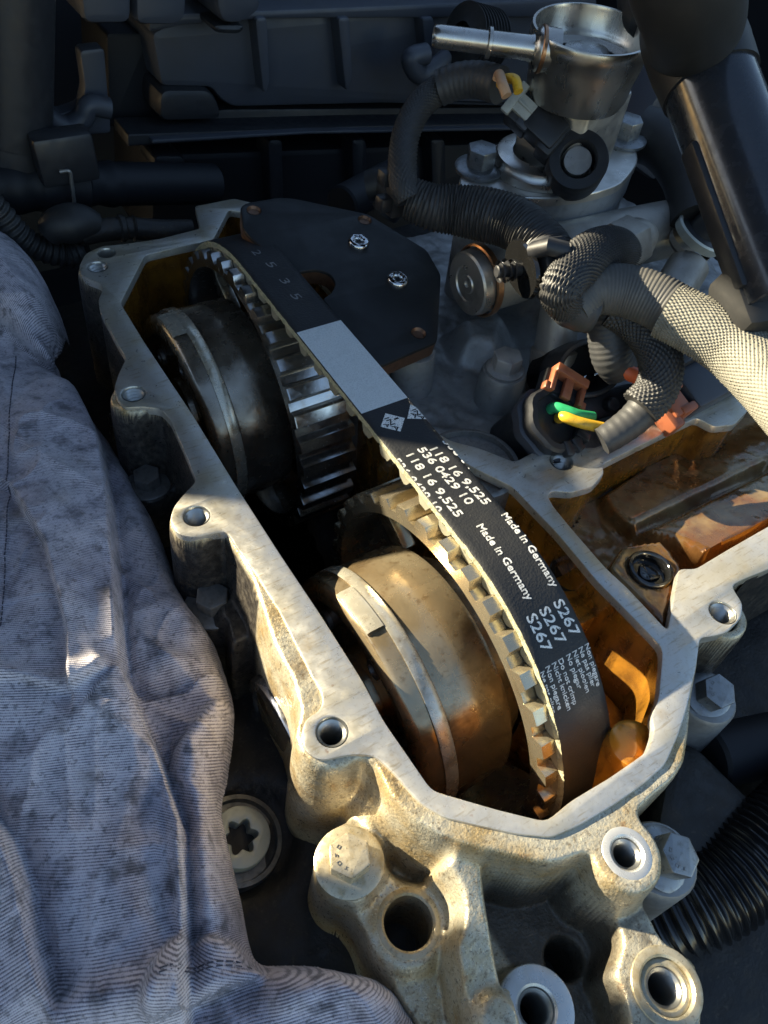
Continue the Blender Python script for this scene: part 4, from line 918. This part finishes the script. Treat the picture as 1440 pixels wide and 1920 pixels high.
lm = frame_mm((0, 0, 0), V(.1, -.6, 1), ld_).to_3x3(); lc = (L0 + L1) / 2
W_ = (L1 - L0).length
for nm, dx, dy, dz, sx, sy, sz in (('latch_top', 0, 4.5, 1, W_, 3.2, 5), ('latch_arm', -W_ * .44, 0, 1, 1.8, 8, 3), ('latch_arm', W_ * .44, 0, 1, 1.8, 8, 3), ('latch_tongue', 0, 0, 1.4, W_ * .26, 8.5, 2), ('latch_foot', -W_ * .54, -2.8, .5, 2.6, 3, 3), ('latch_foot', W_ * .54, -2.8, .5, 2.6, 3, 3)):
    b = MB(); b.box(lc + lm @ V(dx, dy, dz), (sx, sy, sz), lm, .5); obj(nm, b, M_brown, t)
b = MB(); b.box(lc + lm @ V(0, 1, -3), (W_ * 1.2, 9, 5), lm, .8); obj('latch_seat', b, M_plastic, t)
b = MB(); b.tube(zpath([(1026, 772, 5), (1040, 764, 8.5), (1062, 770, 9), (1085, 778, 8.5), (1112, 782, 7)], .5), 1.75, 14); obj('green_wire', b, M_green, t)
b = MB(); b.tube(zpath([(1048, 784, 5.5), (1058, 782, 8.5), (1080, 790, 8.5), (1102, 796, 8), (1130, 802, 7)], .5), 1.75, 14); obj('yellow_wire', b, M_yellow, t)
# oval socket behind
c = Vector(at(1105, 690, z=6)); t = thing('oval_socket', 'open black oval socket with two pins under the taped branch', 'socket', c)
sa = V(-.1, -.8, .75).normalized(); SM = frame_mm(c, sa, V(1, -.2, .1))
ov = [(14.5 * math.cos(a), 10 * math.sin(a)) for a in [2 * PI * i / 40 for i in range(40)]]; ovi = [(x * .84, y * .80) for x, y in ov]
b = MB(); b.prism(ov, -16, 2, holes=[ovi], bev=.8, M=SM); obj('shell', b, M_plastic, t, sharp=30)
b = MB(); b.prism(ov, -17, -9, M=SM); obj('floor', b, M_black, t)
for dx in (-4, 2.5):
    b = MB(); b.box(SM @ V(dx, -2.5, -3), (3.6, .9, 8), SM.to_3x3(), .2); obj('pin', b, M_chrome, t)
b = MB(); b.box(SM @ V(3, -14, -4), (34, 9, 8), SM.to_3x3(), 1.5); obj('bracket', b, M_plastic, t)
b = MB(); b.lathe([(0, 2.6), (3, 2.4), (3.4, 2), (3.4, 0)], SM @ V(5, -14, 0), sa, 20); obj('peg', b, M_plastic, t)
# right connector
a0, a1, d_ = dirm((1262, 735), (1372, 680), 8); RM = frame_mm((a0 + a1) / 2, V(-.05, -.35, 1), d_); t = thing('ribbed_connector', 'long black ribbed connector with a brown latch under the dusty sleeve', 'connector', (a0 + a1) / 2)
Lr = (a1 - a0).length
b = MB(); b.box(RM @ V(3, -2, -2), (Lr, 15, 12), RM.to_3x3(), 1.2); obj('body', b, M_plastic2, t, sharp=30)
b = MB(); b.box(RM @ V(0, 8.5, 1), (Lr * 1.05, 6.5, 12), RM.to_3x3(), 1.2); obj('body_step', b, M_plastic, t, sharp=30)
b = MB(); b.box(RM @ V(0, 16, 0), (Lr * 1.1, 6.5, 12), RM.to_3x3(), 1.2); obj('body_step', b, M_plastic2, t, sharp=30)
b = MB(); b.box(RM @ V(Lr * .58, -3, -2), (4, 7, 7), RM.to_3x3(), .6); obj('end_tab', b, M_plastic, t)
for dx, dy, sx, sy, sz in ((-Lr * .60, 1, 8, 17, 9), (-Lr * .72, -3, 5, 15, 7), (-Lr * .52, -6.5, 7, 3, 10), (-Lr * .52, 2, 7, 3, 10)):
    b = MB(); b.box(RM @ V(dx, dy - 1, -1), (sx, sy, sz), RM.to_3x3(), .8); obj('latch', b, M_brown, t)

# ------------------------------------------------------------------ black pipe at the upper right with its rubber hose
p0 = Vector(at(1322, 135, z=88)); p1 = Vector(at(1478, 560, z=54)); d0 = (np.array(p0) - CC) @ CR[2]
rpp = 82 / CF * d0
t = thing('charge_pipe', 'glossy black metal charge pipe crossing the upper right corner', 'pipe', p1)
b = MB(); b.cyl(p0, p1, rpp, rpp * 1.02, 72, .4); obj('tube', b, M_pipe, t)
ax_ = (p1 - p0).normalized(); sdv = Vector(CR.T @ np.array([-1, .15, -.1])); sdv = (sdv - ax_ * sdv.dot(ax_)).normalized()
b = MB(); b.box(p0 + ax_ * ((p1 - p0).length * .62) + sdv * (rpp * .98), (rpp * .25, 7, (p1 - p0).length * .62), frame_mm((0, 0, 0), ax_, sdv).to_3x3(), 1); obj('seam_bar', b, M_plastic, t)
t = thing('rubber_elbow', 'dull black rubber elbow pushed over the upper end of the charge pipe', 'hose', p0)
b = MB(); b.tube(spline([p0 + ax_ * 5, p0, p0 - ax_ * 14, Vector(at(1302, 40, z=101)), Vector(at(1288, -50, z=114)), Vector(at(1270, -160, z=125))], 1.2), lambda q: rpp * (1.06 if q < .12 else 1.07), 64, prof=lambda l, a: .5 * math.sin(l * .12)); obj('sleeve', b, M_rubber, t)
b = MB(); b.tube(spline([Vector(at(1205, -40, z=92)), Vector(at(1200, 15, z=88)), Vector(at(1215, 40, z=87))], 1), lambda q: 9 - 3 * q, 32); obj('lug', b, M_rubber, t)
c = Vector(at(1418, 562, z=50)); t = thing('rubber_boot', 'dull black rubber boot below the lower end of the charge pipe', 'rubber boot', c)
b = MB(); b.box(c, (20, 16, 20), frame_mm((0, 0, 0), -ax_, sdv).to_3x3(), 4); obj('boot', b, M_rubber, t)
b = MB(); b.box(c + V(9, 4, -12), (14, 12, 14), frame_mm((0, 0, 0), -ax_, sdv).to_3x3(), 4); obj('lower_boot', b, M_plastic2, t)
# small pipe and clamp between the pipe and the rail
c = Vector(at(1312, 440, z=26)); t = thing('pipe_clamp', 'pale metal ring clamp under the black charge pipe', 'clamp', c)
b = MB(); b.lathe([(-1.5, 10.2), (1.5, 10.6), (2.2, 10), (1.5, 9)], c, (.2, -.3, 1), 40); obj('ring', b, M_washer, t)
b = MB(); b.lathe([(1, 9.4), (2, 6), (14, 5), (14, 0)], c, (.2, -.3, 1), 32); obj('cap', b, M_plastic, t)
b = MB(); b.lathe([(-4, 9), (-6, 9.2), (-7.5, 8)], c, (.2, -.3, 1), 32); obj('lower_ring', b, M_rail, t)
b = MB(); b.tube(zpath([(1290, 500, 16), (1255, 560, 10), (1225, 620, 2)]), 8, 24); o = obj('coolant_pipe', b, M_rail); tag(o, 'short grey pipe going down behind the dusty sleeve', 'pipe'); rebase(o, at(1255, 560, z=10))
b = MB(); b.tube(spline([at(1200, 250, z=40), at(1240, 265, z=40), at(1275, 300, z=38), at(1300, 350, z=34), at(1310, 420, z=28)], 1), 10.5, 28); o = obj('side_hose', b, M_rubber); tag(o, 'dark rubber hose bending down between the pump and charge pipe', 'hose'); rebase(o, at(1275, 300, z=38))
b = MB(); b.box(at(1245, 190, z=30), (40, 20, 60), Matrix.Rotation(.5, 3, 'Y'), 3); o = obj('side_bracket', b, M_plastic2); tag(o, 'dark flat bracket between the pump and the charge pipe', 'bracket'); rebase(o, at(1245, 190, z=30))

# ------------------------------------------------------------------ air box and hoses in the dark behind
def yprism(px, y, depth, mt, name, par, bev=1.5, r=2):
    pts = [at(a, c_, y=y) for a, c_ in px]; poly = rnd([(p[0], p[2]) for p in pts], r, 3)
    M = Matrix(((1, 0, 0, 0), (0, 0, -1, y), (0, 1, 0, 0), (0, 0, 0, 1)))
    b = MB(); b.prism(poly, -depth, 0, bev=bev, M=M); return obj(name, b, mt, par, sharp=30)
YB = 300
box = thing('air_box', 'large dark plastic air filter box with ribs behind the engine', 'air box', at(640, 230, y=YB + 30))
yprism([(284, 62), (330, 40), (1120, -10), (1120, 205), (720, 196), (440, 203), (415, 190), (398, 166), (303, 164)], YB, 60, M_plastic2, 'lid', box, 3, 3)
yprism([(300, 168), (395, 168), (412, 195), (418, 226), (300, 230)], YB - 4, 40, M_plastic, 'lid_bump', box, 3, 5)
yprism([(420, 205), (1120, 200), (1120, 232), (300, 236), (300, 228)], YB + 6, 40, M_plastic, 'skirt', box)
for a, c_ in ((493, 174), (648, 170), (806, 168), (930, 160)):
    yprism([(a - 14, 34), (a + 8, 32), (a + 14, 150), (a + 8, c_), (a + 1, c_), (a - 3, 140)], YB - 9, 10, M_plastic2, 'rib', box, 1.2, 2)
yprism([(280, 28), (1120, -5), (1120, 32), (500, 36), (345, 48), (280, 62)], YB - 6, 30, M_plastic2, 'lid_edge', box)
yprism([(148, -40), (248, -40), (248, 46), (158, 47)], YB - 24, 40, M_plastic2, 'front_block', box, 3, 4)
yprism([(254, -40), (350, -40), (352, 30), (335, 50), (256, 49)], YB - 24, 40, M_plastic2, 'front_block', box, 3, 4)
yprism([(405, -40), (490, -40), (492, 20), (455, 46), (420, 46), (408, 20)], YB - 26, 40, M_plastic2, 'front_block', box, 3, 4)
yprism([(398, 46), (462, 46), (455, 66), (405, 64)], YB - 22, 30, M_plastic, 'catch', box, 2, 4)
yprism([(200, 62), (284, 62), (300, 165), (300, 235), (205, 240)], YB + 20, 40, M_bay, 'side', box)
yprism([(240, 252), (580, 240), (640, 238), (700, 236), (1120, 228), (1120, 240), (700, 249), (640, 252), (585, 252), (290, 272), (240, 275)], YB - 10, 20, M_plastic, 'seam_flange', box, .8, 1)
yprism([(285, 262), (580, 246), (1120, 236), (1120, 242), (580, 252), (285, 270)], YB - 14, 10, M_plastic2, 'seam_lip', box, .8, 1)
yprism([(285, 290), (1120, 262), (1120, 470), (285, 470)], YB + 4, 60, M_bay, 'base', box, 3, 3)
yprism([(288, 292), (345, 292), (350, 312), (340, 322), (288, 324)], YB - 4, 20, M_plastic, 'base_catch', box, 2, 4)
for a in (515, 672, 820):
    yprism([(a - 12, 262), (a + 16, 262), (a + 20, 440), (a - 6, 440)], YB - 6, 16, M_plastic, 'base_rib', box, 2, 3)
# curved bracket and plate on the left
c = at(120, 190, y=285); t = thing('curved_bracket', 'dark plastic plate with a U shaped channel left of the air box', 'bracket', c)
b = MB(); b.tube(spline([at(62, 150, y=284), at(70, 190, y=284), at(90, 222, y=284), at(125, 238, y=284), at(155, 222, y=284), at(168, 198, y=284), at(205, 203, y=284)], 1.5), 4.6, 14); obj('channel', b, M_plastic2, t)
yprism([(150, 95), (196, 90), (209, 250), (118, 256), (72, 222), (64, 190), (112, 214), (152, 200), (160, 165)], 290, 8, M_plastic2, 'plate', t, 1, 2)
b = MB(); b.cyl(at(22, -60, y=270), at(26, 268, y=270), 15, 15, 36, 1); b.lathe([(0, 15.6), (8, 15.8), (9, 14), (9, 0)], at(26, 262, y=270), (at(26, 290, y=270) - at(26, 262, y=270)).tolist(), 36); o = obj('intake_duct', b, M_plastic); tag(o, 'dark round duct coming down at the upper left edge', 'duct', None); rebase(o, at(26, 290, y=270)); o['kind'] = 'thing'
b = MB(); b.tube(spline([at(-60, 350, y=262), at(60, 345, y=262), at(150, 345, y=262), at(400, 345, y=275)], 2), lambda q: 9.5 if q > .4 else 11.5, 32, prof=lambda l, a: .6 * math.sin(l * .45) if l < 60 else 0); o = obj('vacuum_duct', b, M_bay); tag(o, 'dark horizontal duct crossing behind the corrugated hose', 'duct'); rebase(o, at(100, 340, y=262))
b = MB(); b.tube(spline([at(112, 322, y=246), at(130, 321, y=245), at(134, 340, y=245), at(138, 370, y=245), at(141, 402, y=246)], .8), .8, 8); o = obj('wire_clip', b, M_boltd); tag(o, 'thin bent wire clip hanging from the dark duct', 'wire clip'); rebase(o, at(135, 345, y=245))
b = MB(); b.box(at(120, 292, y=252), (24, 12, 20), None, 2); o = obj('hose_clip', b, M_plastic); tag(o, 'small dark block clip above the bent wire', 'clip'); rebase(o, at(120, 292, y=252))
b = MB(); b.tube(spline([at(-40, 360, y=232), at(0, 400, y=232), at(35, 440, y=231), at(75, 466, y=230), at(125, 478, y=229), at(165, 470, y=226)], .35), lambda q: 5.0, 24, prof=lambda l, a: .45 * math.sin(l * 2.1) if l < 50 else .1 * math.sin(l * 2.1)); o = obj('corrugated_hose', b, M_rubber); tag(o, 'thin corrugated hose running in from the left behind the rim', 'hose'); rebase(o, at(75, 466, y=230))
c = at(160, 425, y=226); t = thing('hose_fitting', 'dusty dark hose fitting lying behind the far end of the rim', 'hose fitting', c)
b = MB(); b.tube(spline([at(90, 440, y=228), at(110, 424, y=227), at(150, 418, y=226), at(185, 424, y=225)], .8), lambda q: 5 + 3.0 * math.sin(PI * q), 24); obj('cap', b, M_rubber, t)
b = MB(); b.tube(spline([at(150, 440, y=224), at(190, 432, y=224), at(240, 428, y=224), at(300, 432, y=222), at(360, 432, y=220)], .8), lambda q: 4.6, 24, prof=lambda l, a: .9 if 16 < l < 19 or 22 < l < 23 else 0); obj('tube', b, M_grime, t)
b = MB(); b.tube(spline([at(800, 100, y=270), at(770, 110, y=270), at(790, 140, y=270), at(840, 108, y=270)], 1), 5, 16); b.v = b.v; o = obj('loose_plug', b, M_plastic2); tag(o, 'dark angular plug lying behind the pump inlet pipe', 'plug'); rebase(o, at(800, 110, y=270))
cb0 = at(905, 60, y=262)
b = MB(); b.lathe([(0, 6)] + [(1.5 + k * 2.4 + d, r_) for k in range(9) for d, r_ in ((0, 9), (1.0, 15), (1.4, 15), (2.2, 9))] + [(24, 0)], cb0 - np.array([14, 0, 0]), (1, .1, -.25), 36); o = obj('bellows', b, M_rubber); tag(o, 'black rubber bellows behind the pump inlet pipe', 'bellows'); rebase(o, cb0)
b = MB(); b.tube(zpath([(690, 350, 20), (720, 345, 22), (740, 370, 20), (720, 400, 14)]), 6, 20); o = obj('vent_hose', b, M_rubber); tag(o, 'short dark hose stub behind the far corner of the black plate', 'hose'); rebase(o, at(720, 370, z=18))
b = MB(); b.cyl(at(640, 385, y=215), at(760, 320, y=240), 9, 9, 24, 1); o = obj('dark_pipe', b, M_bay); tag(o, 'dark thin pipe between the air box and the black plate', 'pipe'); rebase(o, at(700, 350, y=228))

# ------------------------------------------------------------------ right edge: casting arm, hose
b = MB(); b.tube(spline([at(1570, 1430, z=-32), at(1500, 1530, z=-34), at(1435, 1590, z=-37), at(1365, 1652, z=-40), at(1285, 1697, z=-44), at(1180, 1725, z=-54)], .3), 11.2, 48, prof=lambda l, a: .6 * math.sin(l * 2 * PI / 2.1)); o = obj('corrugated_pipe', b, M_corr); tag(o, 'thick glossy black corrugated hose at the lower right edge', 'hose'); rebase(o, at(1380, 1600, z=-38))
b = MB(); b.prism(Zb([(1262, 1380), (1312, 1398), (1415, 1500), (1395, 1560), (1350, 1610), (1262, 1640), (1230, 1560)], -34), -60, -34, bev=3); o = obj('block_lug', b, M_grime); tag(o, 'flat dull grey casting lug beside the right corner of the rim', 'casting'); rebase(o, at(1320, 1500, z=-55))
b = MB(); b.cyl(at(1330, 1420, z=-40), at(1560, 1370, z=-40), 9, 9, 24, 1); o = obj('dark_rod', b, M_bay); tag(o, 'dark round pipe passing below the rim at the right edge', 'pipe'); rebase(o, at(1440, 1390, z=-40))
# rim of the valve chamber seen from its outer right side: casting wall below the flange
b = MB(); b.prism(rnd(P2([(1396, 1092), (1440, 1072), (1660, 950), (1660, 900), (1440, 1010)], -2), 1), -45, -1.6); o = obj('chamber_wall_outer', b, M_grime, house)

# ------------------------------------------------------------------ work jacket
cl_out = P2([(124, 620), (119, 664), (100, 690), (150, 735), (200, 805), (247, 890), (292, 980), (330, 1085), (352, 1125), (400, 1190), (433, 1285), (438, 1345), (424, 1440), (408, 1500), (430, 1600), (450, 1680), (463, 1760), (480, 1800), (560, 1800), (640, 1815), (715, 1832), (760, 1870), (800, 1925), (830, 2020), (400, 2150), (-250, 2150), (-420, 1500), (-420, 900), (-300, 520), (-60, 440), (0, 464), (58, 494), (100, 552)], -28)
cl_out = rnd(cl_out, 4, 4)
x0, x1, y0, y1 = -150, -2, -110, 285; RES = .48
nx = int((x1 - x0) / RES) + 1; ny = int((y1 - y0) / RES) + 1
X, Y = np.meshgrid(np.linspace(x0, x1, nx), np.linspace(y0, y1, ny))
SDc = sd_poly(X, Y, cl_out)
L2 = lambda px, z=-20: P2(px, z)
H = -36 + 15 * (1 - np.exp(-np.clip(SDc, 0, 99) / 3.0)) + .22 * np.clip(SDc, 0, 60)
rib = Y + .25 * X + 5 * vnoise(X, Y, 45, 11) + 2.0 * vnoise(X, Y, 16, 12)
panel = np.zeros(X.shape)
def step(line, hgt, wid, fall, sgn=1, ribturn=None, bulge=0):
    """cloth layer lying over another along a line: high on the +side, falling back over 'fall' mm"""
    global H, rib
    d, sd, par = sd_line(X, Y, line); d_ = d * sd * sgn
    up = sstep(.5 + d_ / wid); back = np.exp(-np.clip(d_, 0, 999) / fall)
    ends = sstep(par * 9) * sstep((1 - par) * 9)
    H = H + hgt * up * back * ends
    H = H - hgt * .45 * np.exp(-(np.clip(-d_, 0, 99) / (wid * 2.2)) ** 2) * (1 - up) * ends * (wid < 4)
    if ribturn is not None: rib = rib + np.where((up > .5) & (d_ < fall * 1.4), ribturn * d_, 0) * ends
def ridge(line, hgt, wid):
    global H
    d, sd, par = sd_line(X, Y, line); H = H + hgt * np.exp(-(d / wid) ** 2) * sstep(par * 5 + .15) * sstep((1 - par) * 5 + .15)
# sleeve end at the top, left panel edge, long fold, hem
slv = rnd(P2([(-200, 420), (-60, 440), (0, 464), (58, 494), (100, 552), (124, 620), (119, 664), (100, 690), (60, 672), (0, 632), (-120, 590), (-220, 560)], -22), 5, 4)
sds = sd_poly(X, Y, slv); H = np.maximum(H, np.where(sds > -1, H + sstep(sds / 2.0 + .5) * (8 + 9 * (1 - np.exp(-np.clip(sds, 0, 99) / 5))), H)); rib = np.where(sds > 0, .8 * Y - .55 * X + 3 * vnoise(X, Y, 20, 31), rib)
val = P2([(250, 1290), (300, 1420), (345, 1560), (356, 1800), (338, 1790), (305, 1640), (296, 1530), (330, 1420), (395, 1310)], -25)
H -= 9 * sstep(.5 + sd_poly(X, Y, val) / 12)
step(L2([(95, 660), (150, 740), (190, 830), (214, 960), (230, 1130), (242, 1280), (300, 1420), (345, 1560), (353, 1700), (358, 1900), (360, 2000)]), 8.5, 1.5, 24, -1, -.18)
step(L2([(440, 1270), (385, 1330), (318, 1430), (292, 1540), (300, 1620), (330, 1700), (342, 1790)]), 5, 6, 16, 1, .35)
col_ = rnd(P2([(322, 1800), (338, 1776), (400, 1764), (446, 1774), (478, 1815), (500, 1836), (420, 1862), (370, 1890), (335, 1925), (290, 1930), (300, 1860)], -22), 4, 4); sdc = sd_poly(X, Y, col_)
H += 6.5 * sstep(.5 + sdc / 3.5); rib = np.where(sdc > 0, rib * .75 + .55 * X, rib)
ridge(L2([(90, 1940), (190, 1895), (290, 1880), (340, 1890)]), 5, 4.5); ridge(L2([(470, 1880), (580, 1850), (690, 1850), (760, 1900)]), 4, 6)
step(L2([(-80, 1480), (0, 1540), (45, 1600), (75, 1680), (95, 1800), (130, 1930)]), 8, 1.8, 18, -1, .5)
step(L2([(-60, 900), (40, 960), (110, 1080), (150, 1230), (160, 1400)]), 3.2, 1.6, 9, 1, .2)
step(L2([(420, 1240), (350, 1290), (270, 1310), (235, 1290)]), 3.5, 1.8, 8, 1, .2)
step(L2([(-40, 1330), (60, 1322), (150, 1345), (238, 1300)]), 2.2, 1.2, 12, 1, .1)
ridge(L2([(255, 880), (310, 1060), (390, 1230)]), 3.5, 5); ridge(L2([(60, 760), (120, 1000), (130, 1250)]), 3, 8)
ridge(L2([(360, 1360), (380, 1500), (380, 1640), (420, 1760)]), 3.0, 4); ridge(L2([(250, 1300), (330, 1250), (420, 1230)]), 2.0, 3.5)
ridge(L2([(0, 1310), (120, 1330), (240, 1290)]), 1.2, 2.2); ridge(L2([(500, 1860), (620, 1840), (720, 1870)]), 2.5, 5)
cr1 = 1 - np.abs(vnoise(X * 1.2 + .5 * Y, Y * .55, 15, 41)) * 2.6; cr2 = 1 - np.abs(vnoise(X * 1.1 - .4 * Y, Y * .7, 8, 43)) * 2.6
H += 1.6 * vnoise(X, Y, 22, 5) + 1.7 * np.clip(cr1, 0, 1) ** 3 + .7 * np.clip(cr2, 0, 1) ** 3 * (vnoise(X, Y, 30, 44) > -.1) + .6 * vnoise(X, Y, 9, 6) + .22 * vnoise(X, Y, 3.5, 8)
rib = rib + .35 * H
ok = SDc > -.25
gy_, gx_ = np.gradient(SDc, RES); near = ok & (SDc < .6)
XS = np.where(near, X - SDc * gx_, X); YS = np.where(near, Y - SDc * gy_, Y); H = np.where(near, H - 3.0, H)
i = np.arange(nx * ny).reshape(ny, nx)
q = np.stack([i[:-1, :-1], i[:-1, 1:], i[1:, 1:], i[1:, :-1]], -1).reshape(-1, 4)
q = q[(ok[:-1, :-1] & ok[:-1, 1:] & ok[1:, 1:] & ok[1:, :-1]).reshape(-1)]
used = np.unique(q); rm = np.full(nx * ny, -1); rm[used] = np.arange(len(used))
mb = MB(); mb.v = np.stack([XS, YS, H], -1).reshape(-1, 3)[used].tolist(); mb.f = [tuple(f) for f in rm[q].tolist()]
def cloth_extra(nt, mm, b, prev, cur):
    N, Lk = nt.nodes, nt.links
    at_ = N.new('ShaderNodeAttribute'); at_.attribute_name = 'rib'
    def math_(op, a, b_=None):
        n = N.new('ShaderNodeMath'); n.operation = op
        for k, v in ((0, a), (1, b_)):
            if v is None: continue
            if hasattr(v, 'links'): Lk.new(v, n.inputs[k])
            else: n.inputs[k].default_value = v
        return n.outputs[0]
    nz = N.new('ShaderNodeTexNoise'); nz.inputs['Scale'].default_value = 1.6; Lk.new(mm, nz.inputs['Vector'])
    ph = math_('ADD', math_('MULTIPLY', at_.outputs['Fac'], 2 * PI / .66), math_('MULTIPLY', nz.outputs['Fac'], 1.6))
    wv = math_('MULTIPLY_ADD', math_('SINE', ph), .5); wv.node.inputs[2].default_value = .5
    # fine cross threads
    sp = N.new('ShaderNodeSeparateXYZ'); Lk.new(mm, sp.inputs[0])
    cr_ = math_('SINE', math_('MULTIPLY', sp.outputs[0], 2 * PI / .40))
    wv2 = math_('MULTIPLY_ADD', cr_, .12); Lk.new(wv, wv2.node.inputs[2])
    mr = N.new('ShaderNodeMapRange'); mr.inputs['From Min'].default_value = .08; mr.inputs['From Max'].default_value = .72
    n2 = N.new('ShaderNodeTexNoise'); n2.inputs['Scale'].default_value = .22; n2.inputs['Detail'].default_value = 5; Lk.new(mm, n2.inputs['Vector'])
    n3 = N.new('ShaderNodeTexNoise'); n3.inputs['Scale'].default_value = 2.2; n3.inputs['Detail'].default_value = 3; Lk.new(mm, n3.inputs['Vector'])
    ad = math_('MULTIPLY_ADD', n2.outputs['Fac'], 1.5); ad.node.inputs[2].default_value = -.62
    ad2 = math_('MULTIPLY_ADD', n3.outputs['Fac'], 1.0); ad2.node.inputs[2].default_value = -.5
    Lk.new(math_('ADD', wv2, math_('ADD', ad, ad2)), mr.inputs['Value'])
    mx = N.new('ShaderNodeMix'); mx.data_type = 'RGBA'; Lk.new(mr.outputs[0], mx.inputs['Factor'])
    dk = N.new('ShaderNodeMix'); dk.data_type = 'RGBA'; dk.blend_type = 'MULTIPLY'; dk.inputs['Factor'].default_value = 1; Lk.new(cur, dk.inputs['A']); dk.inputs['B'].default_value = (.26, .26, .29, 1)
    Lk.new(dk.outputs['Result'], mx.inputs['A']); Lk.new(cur, mx.inputs['B']); Lk.new(mx.outputs['Result'], b.inputs['Base Color'])
    bp = N.new('ShaderNodeBump'); bp.inputs['Strength'].default_value = .6; bp.inputs['Distance'].default_value = .14 * S
    Lk.new(wv2, bp.inputs['Height'])
    if prev: Lk.new(prev, bp.inputs['Normal'])
    return bp.outputs[0]
M_cloth = mat('worn twill cloth', (.64, .595, .635), .8, 0, var=[(.04, 4, .42, .62, (.44, .41, .48), .8), (.05, 5, .56, .72, (.13, .12, .14), .65), (.16, 5, .54, .68, (.08, .075, .08), .75), (.8, 4, .55, .68, (.12, .11, .12), .65), (.07, 4, .60, .75, (.42, .35, .30), .5)], sheen=.25, bump=[(2.5, .3, .05)], extra=cloth_extra)
jk = thing('work_jacket', 'dirty blue grey ribbed twill work jacket draped beside the engine', 'jacket', (-60, 20, -40))
o = obj('cloth', mb, M_cloth, jk, sharp=180)
a_ = o.data.attributes.new('rib', 'FLOAT', 'POINT'); a_.data.foreach_set('value', rib.reshape(-1)[used].astype(np.float32))
# stitched seams lying on the cloth
def on_cloth(x, y):
    j = int(round((x - x0) / RES)); k = int(round((y - y0) / RES)); j = min(max(j, 0), nx - 1); k = min(max(k, 0), ny - 1); return H[k, j]
def stitches(px, name='stitching', gap=1.9, ln=1.25, n_off=0):
    pts = spline([V(*p, 0) for p in L2(px, -24)], .3); b = MB(); acc = 0; i = 0
    while i < len(pts) - 5:
        p, q_ = pts[i], pts[min(i + int(ln / .3), len(pts) - 1)]
        a = V(p.x, p.y, on_cloth(p.x, p.y) + .25); c_ = V(q_.x, q_.y, on_cloth(q_.x, q_.y) + .25)
        b.tube([a, (a + c_) / 2 + V(0, 0, .12), c_], .16, 6); i += int(gap / .3)
    o = obj(name, b, M_stitch, jk, kind='stuff')
M_stitch = mat('dark stitching', (.05, .05, .07), .7)
stitches([(38, 690), (42, 800), (44, 950), (42, 1100), (40, 1250)]); stitches([(10, 560), (28, 590), (36, 615)]); stitches([(330, 1850), (370, 1830), (430, 1815), (480, 1815)]); stitches([(330, 1858), (372, 1838), (432, 1823), (484, 1823)])
